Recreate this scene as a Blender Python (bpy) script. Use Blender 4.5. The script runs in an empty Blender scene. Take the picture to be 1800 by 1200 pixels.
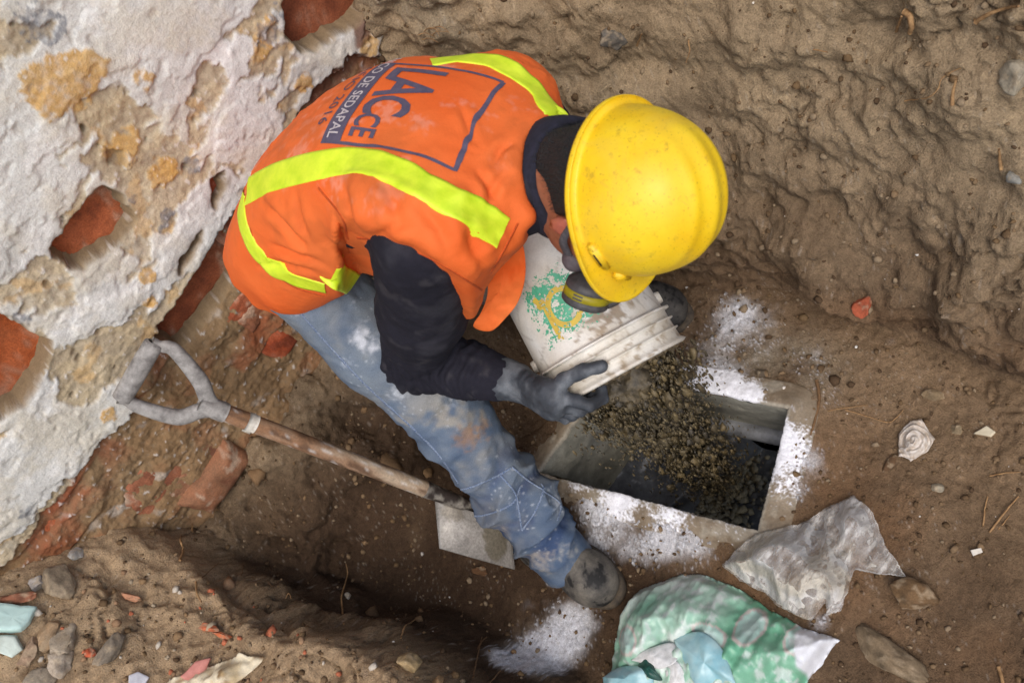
import bpy, bmesh, math, random
import numpy as np
from mathutils import Vector, Matrix
from mathutils.bvhtree import BVHTree

random.seed(7)
rng = np.random.default_rng(11)
SC = bpy.context.scene
COL = SC.collection

# ------------------------------------------------------------------ camera
H = 2.1
DEP, PHI, FPX = math.radians(55), math.radians(53), 1550.0
CF = np.array([0, math.cos(DEP), -math.sin(DEP)])
CU = np.array([0, math.sin(DEP), math.cos(DEP)])
CR = np.array([1.0, 0, 0])
CAM = np.array([0, 0, H])
XI = math.cos(PHI) * CR - math.sin(PHI) * CU          # picture right, in the world
YI = -math.sin(PHI) * CR - math.cos(PHI) * CU         # picture down, in the world

cam_data = bpy.data.cameras.new('camera')
cam_data.sensor_width = 36.0
cam_data.lens = FPX / 1800 * 36
cam_data.clip_start = 0.05
cam_data.clip_end = 200
cam = bpy.data.objects.new('camera', cam_data)
COL.objects.link(cam)
M = Matrix.Identity(4)
for i in range(3):
    M[i][0], M[i][1], M[i][2], M[i][3] = XI[i], -YI[i], -CF[i], CAM[i]
cam.matrix_world = M
cam_data.dof.use_dof = True
cam_data.dof.focus_distance = 1.85
cam_data.dof.aperture_fstop = 5.0
SC.camera = cam

# ------------------------------------------------------------------ light: overcast daylight
world = bpy.data.worlds.new('World')
SC.world = world
world.use_nodes = True
wn = world.node_tree.nodes
sky = wn.new('ShaderNodeTexSky')
sky.sky_type = 'NISHITA'
sky.sun_disc = False
SUN_EL, SUN_AZ = math.radians(58), math.radians(200)   # az measured from +Y towards +X
sky.sun_elevation = SUN_EL
sky.sun_rotation = SUN_AZ
sky.air_density = 1.0
sky.dust_density = 3.0
sky.ozone_density = 0.6
world.node_tree.links.new(sky.outputs[0], wn['Background'].inputs[0])
wn['Background'].inputs[1].default_value = 0.12
sd = bpy.data.lights.new('sun', 'SUN')
sd.energy = 0.9
sd.angle = math.radians(40)
sd.color = (1.0, 0.965, 0.915)
sun = bpy.data.objects.new('sun', sd)
COL.objects.link(sun)
sdir = Vector((math.sin(SUN_AZ) * math.cos(SUN_EL), math.cos(SUN_AZ) * math.cos(SUN_EL), math.sin(SUN_EL)))
sun.rotation_euler = sdir.to_track_quat('Z', 'Y').to_euler()
SC.view_settings.view_transform = 'Standard'
SC.view_settings.look = 'None'
SC.view_settings.exposure = 0.64
SC.view_settings.gamma = 1
SC.view_settings.use_curve_mapping = False

# ------------------------------------------------------------------ helpers
def ray(px, py):
    v = CF * FPX + XI * (px - 900) + YI * (py - 600)
    return v / np.linalg.norm(v)
def Pz(px, py, z):
    v = ray(px, py); return CAM + v * (z - H) / v[2]
def Py(px, py, y):
    v = ray(px, py); return CAM + v * y / v[1]
def Pd(px, py, d):
    return CAM + ray(px, py) * d
def nrm(v):
    v = np.asarray(v, float); return v / np.linalg.norm(v)
def lin(*c):
    c = np.array(c, float) / 255
    return np.where(c < 0.04045, c / 12.92, ((c + 0.055) / 1.055) ** 2.4)
def sst(a, b, x):
    t = np.clip((x - a) / (b - a), 0, 1); return t * t * (3 - 2 * t)
def smax(a, b, k):
    h = np.clip(0.5 + 0.5 * (a - b) / k, 0, 1); return b + (a - b) * h + k * h * (1 - h)
def smin(a, b, k):
    return -smax(-a, -b, k)
def mixc(a, b, t):
    return a * (1 - t[..., None]) + np.asarray(b) * t[..., None]

_G = np.array([[1,1,0],[-1,1,0],[1,-1,0],[-1,-1,0],[1,0,1],[-1,0,1],[1,0,-1],[-1,0,-1],[0,1,1],[0,-1,1],[0,1,-1],[0,-1,-1]], np.float32)
def _hash(i, j, k, s):
    h = (i * np.uint32(374761393) + j * np.uint32(668265263) + k * np.uint32(2147483647 - 58) + np.uint32(s * 1013904223 & 0xffffffff))
    h = (h ^ (h >> np.uint32(13))) * np.uint32(1274126177)
    h = (h ^ (h >> np.uint32(16))) * np.uint32(2246822519)
    return h ^ (h >> np.uint32(15))
def perlin(P, seed=0):
    P = np.asarray(P, np.float32)
    F0 = np.floor(P); f = P - F0; I = F0.astype(np.int64).astype(np.uint32)
    w = f * f * f * (f * (f * 6 - 15) + 10)
    out = np.zeros(P.shape[0], np.float32)
    for dx in (0, 1):
        for dy in (0, 1):
            for dz in (0, 1):
                g = _G[_hash(I[:, 0] + np.uint32(dx), I[:, 1] + np.uint32(dy), I[:, 2] + np.uint32(dz), seed) % np.uint32(12)]
                d = (g * (f - np.array([dx, dy, dz], np.float32))).sum(1)
                ww = (w[:, 0] if dx else 1 - w[:, 0]) * (w[:, 1] if dy else 1 - w[:, 1]) * (w[:, 2] if dz else 1 - w[:, 2])
                out += d * ww
    return out
def fbm(P, freq, octv=4, seed=0, gain=0.5, ridged=False):
    P = np.asarray(P, np.float32); a = 1.0; tot = 0; o = np.zeros(len(P), np.float32); f = freq
    for k in range(octv):
        n = perlin(P * f + 17.3 * k, seed + k)
        o += a * ((1 - 2 * np.abs(n)) if ridged else n * 1.6); tot += a; a *= gain; f *= 2.03
    return o / tot
def worley(P, freq, seed=0):
    """F1 and F2-F1, 3-D cells"""
    P = np.asarray(P, np.float32) * freq
    F0 = np.floor(P); I = F0.astype(np.int64).astype(np.uint32); f = P - F0
    d1 = np.full(len(P), 9., np.float32); d2 = d1.copy()
    for dx in (-1, 0, 1):
        for dy in (-1, 0, 1):
            for dz in (-1, 0, 1):
                h = _hash(I[:, 0] + np.uint32(dx & 0xffffffff), I[:, 1] + np.uint32(dy & 0xffffffff), I[:, 2] + np.uint32(dz & 0xffffffff), seed)
                o = np.stack([(h & np.uint32(1023)), (h >> np.uint32(10)) & np.uint32(1023), (h >> np.uint32(20)) & np.uint32(1023)], 1) / np.float32(1023)
                d = np.sqrt(((o + np.array([dx, dy, dz], np.float32) - f) ** 2).sum(1))
                d2 = np.minimum(d2, np.maximum(d1, d)); d1 = np.minimum(d1, d)
    return d1, d2 - d1
def poly_sd(u, v, poly):
    """signed distance to a polygon, negative inside"""
    poly = np.asarray(poly, float); n = len(poly)
    d = np.full(u.shape, 1e9); ins = np.zeros(u.shape, bool)
    for i in range(n):
        a, b = poly[i], poly[(i + 1) % n]
        e = b - a; wx, wy = u - a[0], v - a[1]
        t = np.clip((wx * e[0] + wy * e[1]) / (e @ e), 0, 1)
        d = np.minimum(d, (wx - e[0] * t) ** 2 + (wy - e[1] * t) ** 2)
        c = ((a[1] <= v) != (b[1] <= v))
        with np.errstate(divide='ignore', invalid='ignore'):
            xi = a[0] + (v - a[1]) * e[0] / (e[1] if e[1] != 0 else 1e-12)
        ins ^= c & (u < xi)
    return np.where(ins, -1, 1) * np.sqrt(d)

def tag(o, label=None, cat=None, group=None, kind=None):
    if label: o['label'] = label
    if cat: o['category'] = cat
    if group: o['group'] = group
    if kind: o['kind'] = kind
    return o
def empty(name, loc=(0, 0, 0)):
    o = bpy.data.objects.new(name, None); o.location = loc; o.empty_display_size = 0.05
    COL.objects.link(o); return o
def mesh(name, V, Fc, mat=None, parent=None, smooth=True, col=None, attrs=None):
    me = bpy.data.meshes.new(name)
    V = np.asarray(V, np.float32)
    if isinstance(Fc, np.ndarray):
        n, k = Fc.shape
        me.vertices.add(len(V)); me.vertices.foreach_set('co', V.ravel())
        me.loops.add(n * k); me.polygons.add(n)
        me.loops.foreach_set('vertex_index', Fc.astype(np.int32).ravel())
        me.polygons.foreach_set('loop_start', np.arange(0, n * k, k, dtype=np.int32))
        me.update(calc_edges=True)
    else:
        me.from_pydata(V.tolist(), [], Fc)
    if smooth:
        me.polygons.foreach_set('use_smooth', np.ones(len(me.polygons), bool))
    if col is not None:
        a = me.color_attributes.new('Col', 'FLOAT_COLOR', 'POINT')
        c = np.ones((len(V), 4), np.float32); c[:, :3] = col
        a.data.foreach_set('color', c.ravel())
    for k, vals in (attrs or {}).items():
        a = me.attributes.new(k, 'FLOAT', 'POINT'); a.data.foreach_set('value', np.asarray(vals, np.float32))
    if mat: me.materials.append(mat)
    me.validate()
    o = bpy.data.objects.new(name, me); COL.objects.link(o)
    if parent is not None:
        o.parent = parent
        o.matrix_parent_inverse = Matrix.Translation(-Vector(parent.location)) if parent.type == 'EMPTY' else Matrix.Identity(4)
    return o
def grid_faces(nu, nv, closed_u=False, closed_v=False):
    """vertex index = i*nv + j"""
    i = np.arange(nu if closed_u else nu - 1); j = np.arange(nv if closed_v else nv - 1)
    a, b = np.meshgrid(i, j, indexing='ij'); a2, b2 = (a + 1) % nu, (b + 1) % nv
    return np.stack([a * nv + b, a2 * nv + b, a2 * nv + b2, a * nv + b2], -1).reshape(-1, 4)
def frame_of(d, up=(0, 0, 1)):
    d = nrm(d); s = np.cross(d, up)
    if np.linalg.norm(s) < 1e-4: s = np.cross(d, (1, 0, 0))
    s = nrm(s); return s, np.cross(s, d), d
def catmull(P, n):
    P = np.asarray(P, float); m = len(P)
    E = np.vstack([2 * P[0] - P[1], P, 2 * P[-1] - P[-2]])
    t = np.linspace(0, m - 1, n); i = np.minimum(t.astype(int), m - 2); f = (t - i)[:, None]
    a, b, c, d = E[i], E[i + 1], E[i + 2], E[i + 3]
    return 0.5 * (2 * b + (c - a) * f + (2 * a - 5 * b + 4 * c - d) * f ** 2 + (3 * b - a - 3 * c + d) * f ** 3)
def tube(path, rad, seg=10, caps=True):
    """rings along a path -> V, F (quads, caps as quads to a doubled centre)"""
    path = np.asarray(path, float); n = len(path); rad = np.broadcast_to(rad, n)
    T = np.gradient(path, axis=0); T /= np.linalg.norm(T, axis=1)[:, None] + 1e-12
    s, u, _ = frame_of(T[0]); V = []
    ang = np.linspace(0, 2 * np.pi, seg, endpoint=False)
    for k in range(n):
        s = nrm(s - T[k] * (s @ T[k])); u = np.cross(T[k], s)
        V.append(path[k] + rad[k] * (np.cos(ang)[:, None] * s + np.sin(ang)[:, None] * u))
    V = np.vstack(V); F = grid_faces(n, seg, closed_v=True).tolist()
    if caps:
        F.append(list(range(seg))[::-1]); F.append(list(range((n - 1) * seg, n * seg)))
    return V, F
def merge(parts):
    V, F, o = [], [], 0
    for v, f in parts:
        V.append(np.asarray(v, float)); F += [[int(i) + o for i in q] for q in f]; o += len(v)
    return np.vstack(V), F
def lathe(prof, c, axis, seg=48, ref=(0, 0, 1)):
    """prof: list of (r, h); returns V,F of revolution about axis through c"""
    s, u, d = frame_of(axis, ref); a = np.linspace(0, 2 * np.pi, seg, endpoint=False)
    V = [np.asarray(c) + h * d + r * (np.cos(a)[:, None] * s + np.sin(a)[:, None] * u) for r, h in prof]
    return np.vstack(V), grid_faces(len(prof), seg, closed_v=True)
def surface_nets(fn, lo, hi, h):
    lo = np.asarray(lo, float); n = np.ceil((np.asarray(hi) - lo) / h).astype(int) + 1
    ax = [lo[k] + h * np.arange(n[k]) for k in range(3)]
    X = np.stack(np.meshgrid(*ax, indexing='ij'), -1).reshape(-1, 3).astype(np.float32)
    D = np.empty(len(X), np.float32)
    for a in range(0, len(X), 400000):
        D[a:a + 400000] = fn(X[a:a + 400000])
    D = D.reshape(n); S = D < 0
    nc = n - 1
    acc = np.zeros((*nc, 3), np.float32); cnt = np.zeros(nc, np.float32)
    sl = lambda o: tuple(slice(o[k], o[k] + nc[k]) for k in range(3))
    cs = [(0,0,0),(1,0,0),(0,1,0),(1,1,0),(0,0,1),(1,0,1),(0,1,1),(1,1,1)]
    for a in range(8):
        for k in range(3):
            if cs[a][k]: continue
            b = list(cs[a]); b[k] = 1
            da, db = D[sl(cs[a])], D[sl(b)]; cr = (da < 0) != (db < 0)
            t = np.where(cr, da / np.where(cr, da - db, 1), 0)
            for m in range(3):
                acc[..., m] += np.where(cr, cs[a][m] + (t if m == k else 0), 0)
            cnt += cr
    idx = -np.ones(nc, int); m = cnt > 0; idx[m] = np.arange(m.sum())
    V = (acc[m] / cnt[m][:, None] + np.argwhere(m)) * h + lo
    Fs = []
    for k in range(3):
        u, v = (k + 1) % 3, (k + 2) % 3
        a = [slice(1, nc[q]) for q in range(3)]; a[k] = slice(0, nc[k])
        b = list(a); b[k] = slice(1, nc[k] + 1)
        s0, s1 = S[tuple(a)], S[tuple(b)]
        for flip, msk in ((False, s0 & ~s1), (True, ~s0 & s1)):
            p = np.argwhere(msk)
            if not len(p): continue
            off = np.zeros(3, int); off[u] = 1; off[v] = 1; off[k] = 0
            base = p + np.array([1 if q != k else 0 for q in range(3)])
            def at(du, dv):
                q = base.copy(); q[:, u] -= du; q[:, v] -= dv
                return idx[q[:, 0], q[:, 1], q[:, 2]]
            q = np.stack([at(1, 1), at(0, 1), at(0, 0), at(1, 0)], 1)
            Fs.append(q[:, ::-1] if flip else q)
    Fq = np.vstack(Fs); Fq = Fq[(Fq >= 0).all(1)]
    return V, Fq
def vnormals(V, Fq):
    V = np.asarray(V, float); N = np.zeros_like(V)
    n = np.cross(V[Fq[:, 2]] - V[Fq[:, 0]], V[Fq[:, 3]] - V[Fq[:, 1]])
    for k in range(4): np.add.at(N, Fq[:, k], n)
    return N / (np.linalg.norm(N, axis=1)[:, None] + 1e-12)

# ------------------------------------------------------------------ materials
class NT:
    def __init__(s, name):
        s.m = bpy.data.materials.new(name); s.m.use_nodes = True
        s.t = s.m.node_tree; s.b = s.t.nodes['Principled BSDF']; s.out = s.t.nodes['Material Output']
    def n(s, typ, **kw):
        x = s.t.nodes.new(typ)
        for k, v in kw.items(): setattr(x, k, v)
        return x
    def l(s, a, b): s.t.links.new(a, b)
    def noise(s, scale, detail=4, rough=0.6, coord='Object', dist=0.0, stretch=None):
        tc = s.n('ShaderNodeTexCoord'); t = s.n('ShaderNodeTexNoise')
        t.inputs['Scale'].default_value = scale; t.inputs['Detail'].default_value = detail
        t.inputs['Roughness'].default_value = rough; t.inputs['Distortion'].default_value = dist
        src = tc.outputs[coord]
        if stretch:
            mp = s.n('ShaderNodeMapping'); mp.inputs['Scale'].default_value = stretch; s.l(src, mp.inputs[0]); src = mp.outputs[0]
        s.l(src, t.inputs['Vector']); return t.outputs['Fac']
    def ramp(s, fac, stops):
        r = s.n('ShaderNodeValToRGB'); e = r.color_ramp.elements
        while len(e) < len(stops): e.new(0.5)
        for k, (p, c) in enumerate(stops):
            e[k].position = p; e[k].color = (*c, 1) if hasattr(c, '__len__') else (c, c, c, 1)
        s.l(fac, r.inputs[0]); return r.outputs[0]
    def mix(s, fac, a, b, typ='MIX'):
        x = s.n('ShaderNodeMix', data_type='RGBA', blend_type=typ)
        for v, i in ((fac, 0), (a, 6), (b, 7)):
            if hasattr(v, 'is_linked'): s.l(v, x.inputs[i])
            else: x.inputs[i].default_value = v if i == 0 else (*v, 1)
        return x.outputs[2]
    def math(s, op, a, b=0.0):
        x = s.n('ShaderNodeMath', operation=op)
        for v, i in ((a, 0), (b, 1)):
            if hasattr(v, 'is_linked'): s.l(v, x.inputs[i])
            else: x.inputs[i].default_value = v
        return x.outputs[0]
    def bump(s, h, strength=0.5, dist=0.002, prev=None):
        b = s.n('ShaderNodeBump'); b.inputs['Strength'].default_value = strength; b.inputs['Distance'].default_value = dist
        s.l(h, b.inputs['Height'])
        if prev is not None: s.l(prev, b.inputs['Normal'])
        return b.outputs[0]
    def done(s, color=None, rough=0.8, normal=None, **kw):
        if color is not None:
            if hasattr(color, 'is_linked'): s.l(color, s.b.inputs['Base Color'])
            else: s.b.inputs['Base Color'].default_value = (*color, 1)
        if hasattr(rough, 'is_linked'): s.l(rough, s.b.inputs['Roughness'])
        else: s.b.inputs['Roughness'].default_value = rough
        if normal is not None: s.l(normal, s.b.inputs['Normal'])
        for k, v in kw.items():
            s.b.inputs[k.replace('_', ' ')].default_value = v
        return s.m
def attr_mat(name, rough=0.95, spread=0.35, fs=220, bumpd=0.0015, bs=0.6, coarse=45, spec=0.2):
    t = NT(name); a = t.n('ShaderNodeAttribute', attribute_name='Col')
    n1 = t.noise(fs, 5, 0.65); n2 = t.noise(coarse, 6, 0.65)
    g = t.ramp(n1, [(0.25, 1 - spread), (0.75, 1 + spread)])
    c = t.mix(1.0, a.outputs['Color'], g, 'MULTIPLY')
    g2 = t.ramp(n2, [(0.3, 1 - spread * 0.6), (0.7, 1 + spread * 0.5)])
    c = t.mix(1.0, c, g2, 'MULTIPLY')
    b = t.bump(n1, bs, bumpd); b = t.bump(n2, bs, bumpd * 3, b)
    return t.done(c, rough, b, Specular_IOR_Level=spec)
def simple_mat(name, base, dark=None, scale=60, rough=0.7, bumpd=0.0008, bs=0.4, lo=0.35, hi=0.7, spec=0.4, fine=400, **kw):
    t = NT(name); n = t.noise(scale, 6, 0.65); f = t.noise(fine, 3, 0.6)
    c = t.ramp(n, [(lo, dark if dark is not None else tuple(np.array(base) * 0.7)), (hi, base)])
    b = t.bump(f, bs, bumpd); b = t.bump(n, bs, bumpd * 2, b)
    return t.done(c, rough, b, Specular_IOR_Level=spec, **kw)
# ------------------------------------------------------------------ the ground: pit, banks, floor
WY = 1.68                                              # face of the old wall
def interp_line(pts, ax, q):
    pts = np.asarray(sorted([(p[ax], p[1 - ax]) for p in pts])); return np.interp(q, pts[:, 0], pts[:, 1])
_crest = [Pz(px, py, 0.5)[:2] for px, py in ((225, 935), (330, 1005), (480, 1055), (600, 1075), (720, 1125), (830, 1190))]
HOLE = np.array([Pz(*p, 0.08)[:2] for p in ((945, 828), (1330, 930), (1385, 715), (1068, 655))])

def terrain_z(x, y):
    P = np.stack([x, y, 0 * x], 1)
    wob = fbm(P, 3.0, 3, 5) * 0.05
    floor = 0.03 + 0.035 * fbm(P, 2.2, 3, 9)
    floor = floor + 0.25 * sst(0.05, -0.6, y)
    for px, py, r, dd in ((470, 960, 0.22, 0.08), (660, 960, 0.24, 0.07), (800, 1080, 0.16, 0.05)):
        c = Pz(px, py, 0.0); floor = floor - dd * np.exp(-((x - c[0]) ** 2 + (y - c[1]) ** 2) / (r * r))
    # left bank
    xc = interp_line(_crest, 1, y) + 0.06 * sst(1.1, 1.4, y) + 0.03 * sst(1.4, 1.68, y) + wob
    xc = np.where(y < 0.75, xc - 0.10 * (0.75 - y), xc)
    s = sst(0.06, -0.09, x - xc)
    left = s * (0.50 + 0.10 * sst(0.05, 0.5, xc - x) + 0.05 * fbm(P, 2.5, 3, 31))
    left = left + s * (0.27 * sst(-0.88, -1.25, x) * sst(0.95, 1.66, y) + 0.04 * sst(-0.9, -1.0, x) * sst(1.3, 1.68, y))
    # slope against the foundation wall
    ws = (0.40 + 0.10 * fbm(P, 3.1, 3, 77)) * sst(1.24, 1.70, y + wob * 1.5)
    # right bank
    xf = np.interp(y, [-0.5, 0, 0.32, 0.86, 1.1, 1.4, 1.68], [0.60, 0.575, 0.555, 0.50, 0.42, 0.20, -0.05]) + wob * 0.9
    t = x - xf
    right = np.minimum(np.maximum(t, 0) * 2.1, 0.15 + np.maximum(t, 0) * 1.75)
    top = 0.98 + 0.06 * fbm(P, 2.0, 3, 41)
    right = smin(right, top, 0.10)
    z = smax(smax(smax(floor, left, 0.05), ws, 0.06), right, 0.03)
    # flat of the chamber rim
    d = poly_sd(x, y, HOLE)
    z = z * sst(0.0, 0.16, d) + (0.062 + 0.008 * sst(0.01, 0.05, d) + 0.004 * fbm(P, 9, 3, 55)) * (1 - sst(0.0, 0.16, d))
    return z, dict(left=left, ws=ws, right=right, t=t, d=d, xc=xc)

gx = np.concatenate([np.arange(-2.0, -1.2, 0.012), np.arange(-1.2, 0.28, 0.0042), np.arange(0.28, 1.05, 0.0026), np.arange(1.05, 1.9, 0.02)])
gy = np.concatenate([np.arange(-1.0, -0.2, 0.02), np.arange(-0.2, 1.72, 0.0042)])
GX, GY = np.meshgrid(gx, gy, indexing='ij'); gxf, gyf = GX.ravel(), GY.ravel()
gz, TM = terrain_z(gxf, gyf)
gV = np.stack([gxf, gyf, gz], 1); gF = grid_faces(len(gx), len(gy))
gN = vnormals(gV, gF)
steep = 1 - gN[:, 2]
near_hole = sst(0.03, 0.12, TM['d'])
bankm = sst(0.0, 0.06, TM['t']); leftm = sst(0.05, 0.3, TM['left']); wsm = sst(0.05, 0.2, TM['ws']) * (1 - leftm)
smo = 0.35 + 0.65 * sst(-0.25, 0.35, fbm(gV, 2.4, 3, 99))
rough = smo * (0.42 + 0.8 * bankm + 0.6 * leftm + 1.0 * wsm) * near_hole
Pn = gV.copy()
Pq = gV * np.array([1.0, 1.0, 1.5])                    # banks weather in roughly level ledges
big = fbm(Pq, 5.5, 4, 101)
ridge = fbm(Pq + 0.06 * big[:, None], 9.0, 4, 120, ridged=True)
w1, w2 = worley(gV + 0.02 * fbm(gV, 14, 2, 3)[:, None], 11, 5)
w3, w4 = worley(gV + 0.008 * fbm(gV, 40, 2, 4)[:, None], 34, 8)
fine = fbm(gV, 48, 4, 140)
clod = np.maximum(0, 0.55 - w1) * sst(-0.1, 0.3, fbm(gV, 4, 2, 15))
clod2 = np.maximum(0, 0.5 - w3) * sst(-0.15, 0.25, fbm(gV, 6, 2, 18))
w5, w6 = worley(gV + 0.004 * fbm(gV, 80, 2, 6)[:, None], 85, 12)
clod3 = np.maximum(0, 0.45 - w5) * sst(-0.1, 0.3, fbm(gV, 9, 3, 19))
disp = rough * (0.046 * big + 0.007 * (ridge - 0.3) + 0.030 * clod * smo + 0.014 * clod2) + (0.45 + 0.55 * rough) * 0.0072 * fine * near_hole
crk = sst(0.07, 0.0, np.abs(fbm(Pq, 7.0, 3, 210))) * sst(0.02, 0.25, fbm(gV, 3.1, 2, 220)) * np.clip(rough, 0, 1)
disp += 0.010 * clod3 * (0.5 + 0.5 * np.clip(rough, 0, 1)) * near_hole
disp -= 0.016 * crk
gV2 = gV + gN * disp[:, None]
# undercut foot of the right-hand bank
und = bankm * sst(0.07, 0.16, gz) * sst(0.50, 0.20, gz) * sst(0.0, 0.5, gyf)
gV2[:, 0] -= und * (0.060 + 0.055 * fbm(gV, 4.5, 3, 300))
gV2[:, 1] -= wsm * sst(0.1, 0.2, gz) * sst(0.4, 0.3, gz) * 0.05 * np.maximum(0, fbm(gV, 6, 2, 301))

# colour: dry dusty earth above, moist earth and painted shade in the pit, lime dust around the chamber
dry = lin(164, 143, 114); moist = lin(110, 89, 68); wet = lin(70, 54, 41); redd = lin(120, 89, 62)  # wet: damp tone darkened further as painted pit shade
hgt = gV2[:, 2]; nb = fbm(gV, 2.6, 4, 400); nm = fbm(gV, 9, 4, 410); nf = fbm(gV, 60, 3, 420)
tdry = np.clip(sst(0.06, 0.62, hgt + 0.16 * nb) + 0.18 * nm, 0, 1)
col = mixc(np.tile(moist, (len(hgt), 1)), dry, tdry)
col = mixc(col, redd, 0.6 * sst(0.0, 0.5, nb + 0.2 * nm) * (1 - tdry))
# dry trampled earth on the near right floor, lightened to paint in sunlight
dr = sst(0.12, 0.42, gxf) * sst(0.95, 0.55, gyf) * (1 - bankm)
col = mixc(col, lin(142, 118, 91), 0.8 * dr)
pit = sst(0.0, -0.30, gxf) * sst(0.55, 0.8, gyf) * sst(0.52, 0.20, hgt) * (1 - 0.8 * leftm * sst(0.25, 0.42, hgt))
col = mixc(col, wet, 0.9 * pit * sst(-0.4, 0.3, nb + 0.3))  # damp earth deepened to paint shade into the pit
col = mixc(col, lin(150, 138, 116), 0.5 * bankm * sst(0.1, 0.5, fbm(gV, 3.0, 3, 430)) * sst(0.35, 0.7, hgt))
col = mixc(col, lin(182, 154, 121), 0.65 * leftm * sst(0.35, 0.5, hgt))  # left bank: same dry earth, brighter daylight painted into its colour
col = mixc(col, lin(92, 70, 50), 0.35 * crk)
col *= (1 + 0.22 * nm + 0.18 * nf)[:, None]
lime = np.zeros(len(gxf))
for px, py, r, a in ((1290, 545, .055, 1.0), (1250, 610, .07, .62), (1340, 590, .07, .42), (1075, 890, .06, 1.1), (1050, 955, .06, .75), (1180, 930, .07, .85), (1130, 960, .05, .6), (1030, 880, .05, .7), (1230, 965, .05, .45), (940, 1160, .075, 1.5), (990, 1110, .06, 1.1), (920, 1185, .06, 1.3),
                     (1400, 800, .05, 1.15), (1395, 860, .04, .6), (1280, 668, .04, 1.2), (1335, 690, .025, .9), (1450, 690, .05, .35), (1420, 630, .05, .5), (960, 1020, .012, 1.2), (1440, 1090, .025, .7), (1010, 1080, .05, .6)):
    c = Pz(px, py, 0.06); lime += a * np.exp(-((gxf - c[0]) ** 2 + (gyf - c[1]) ** 2) / (r * r))
speck = fbm(gV, 40, 5, 440, gain=0.7) * 0.6 + fbm(gV, 190, 2, 445) * 0.7
lime = lime * sst(0.22, 0.12, gz)
smear = sst(0.35, 1.15, lime + 0.55 * fbm(gV, 16, 4, 448))
lm = np.maximum(0.72 * smear, sst(0.50, 1.15, lime * 0.85 + speck * 0.95) * sst(0.08, 0.35, lime))
dust = 0.35 * sst(0.15, 0.8, lime)
grey = 0
for px, py, r in ((1400, 640, .09), (1330, 620, .08), (1240, 640, .07)):
    c = Pz(px, py, 0.06); grey = np.maximum(grey, np.exp(-((gxf - c[0]) ** 2 + (gyf - c[1]) ** 2) / (r * r)))
col = mixc(col, lin(150, 140, 120), 0.6 * grey * sst(-0.3, 0.4, nm + 0.3))
col = mixc(col, lin(190, 180, 165), dust * 0.6)
col = mixc(col, lin(236, 236, 240), np.clip(lm, 0, 1))
gV2[:, 2] += (0.004 + 0.010 * np.clip(speck, 0, 1)) * lm
# white mineral specks
sp = sst(0.55, 0.7, fbm(gV, 130, 2, 470)) * sst(-0.1, 0.4, nm + 0.2)
col = mixc(col, lin(205, 195, 180), 0.28 * sp)
keep = TM['d'][gF].max(1) > 0.004
M_SOIL = attr_mat('packed earth', 0.96, 0.32, 300, 0.0022, 0.9, 75, spec=0.15)
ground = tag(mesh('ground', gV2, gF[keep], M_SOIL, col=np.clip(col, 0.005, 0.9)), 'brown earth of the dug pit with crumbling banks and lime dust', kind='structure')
GB = BVHTree.FromPolygons([Vector(v) for v in gV2[::1]], [tuple(f) for f in gF[keep][::1].tolist()])
def ground_at(x, y, default=0.05):
    h = GB.ray_cast(Vector((x, y, 3.0)), Vector((0, 0, -1)))
    return np.array(h[0]) if h[0] else np.array((x, y, default))
def ground_px(px, py):
    h = GB.ray_cast(Vector(CAM), Vector(ray(px, py)))
    return (np.array(h[0]), np.array(h[1])) if h[0] else (Pz(px, py, 0.05), np.array((0, 0, 1.)))

# ------------------------------------------------------------------ concrete chamber
M_CONC = attr_mat('cast concrete', 0.75, 0.22, 180, 0.0008, 0.5, 30, spec=0.4)
M_WETC = attr_mat('wet concrete floor', 0.38, 0.25, 150, 0.0006, 0.5, 25, spec=0.5)
chamber = tag(empty('concrete_chamber', (HOLE[:, 0].mean(), HOLE[:, 1].mean(), -0.35)), 'open rectangular concrete chamber sunk in the pit floor with lime dusted rim', 'drain chamber')
A, B, Cc, D = HOLE
TOPZ, BOTZ = 0.070, -0.36
cw = sst(0, 1, np.linspace(0, 1, 2))
def wall_sheet(a, b, z1, n=90, m=70, inset=0.0):
    a, b = np.asarray(a), np.asarray(b); e = nrm(b - a); nin = np.array([-e[1], e[0]])
    cen = HOLE.mean(0)
    if (cen - a) @ nin < 0: nin = -nin
    s = np.linspace(0, 1, n)[:, None] ; q = np.linspace(0, 1, m)[None, :]
    X = a[0] + (b[0] - a[0]) * s + 0 * q; Y = a[1] + (b[1] - a[1]) * s + 0 * q; Z = TOPZ - 0.006 + (z1 - TOPZ) * q + 0 * s
    P = np.stack([X.ravel(), Y.ravel(), Z.ravel()], 1)
    d = 0.004 * fbm(P, 9, 4, 500) + 0.0015 * fbm(P, 60, 3, 505) + inset
    P[:, :2] += nin * d[:, None]
    return P, grid_faces(n, m), nin
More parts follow.
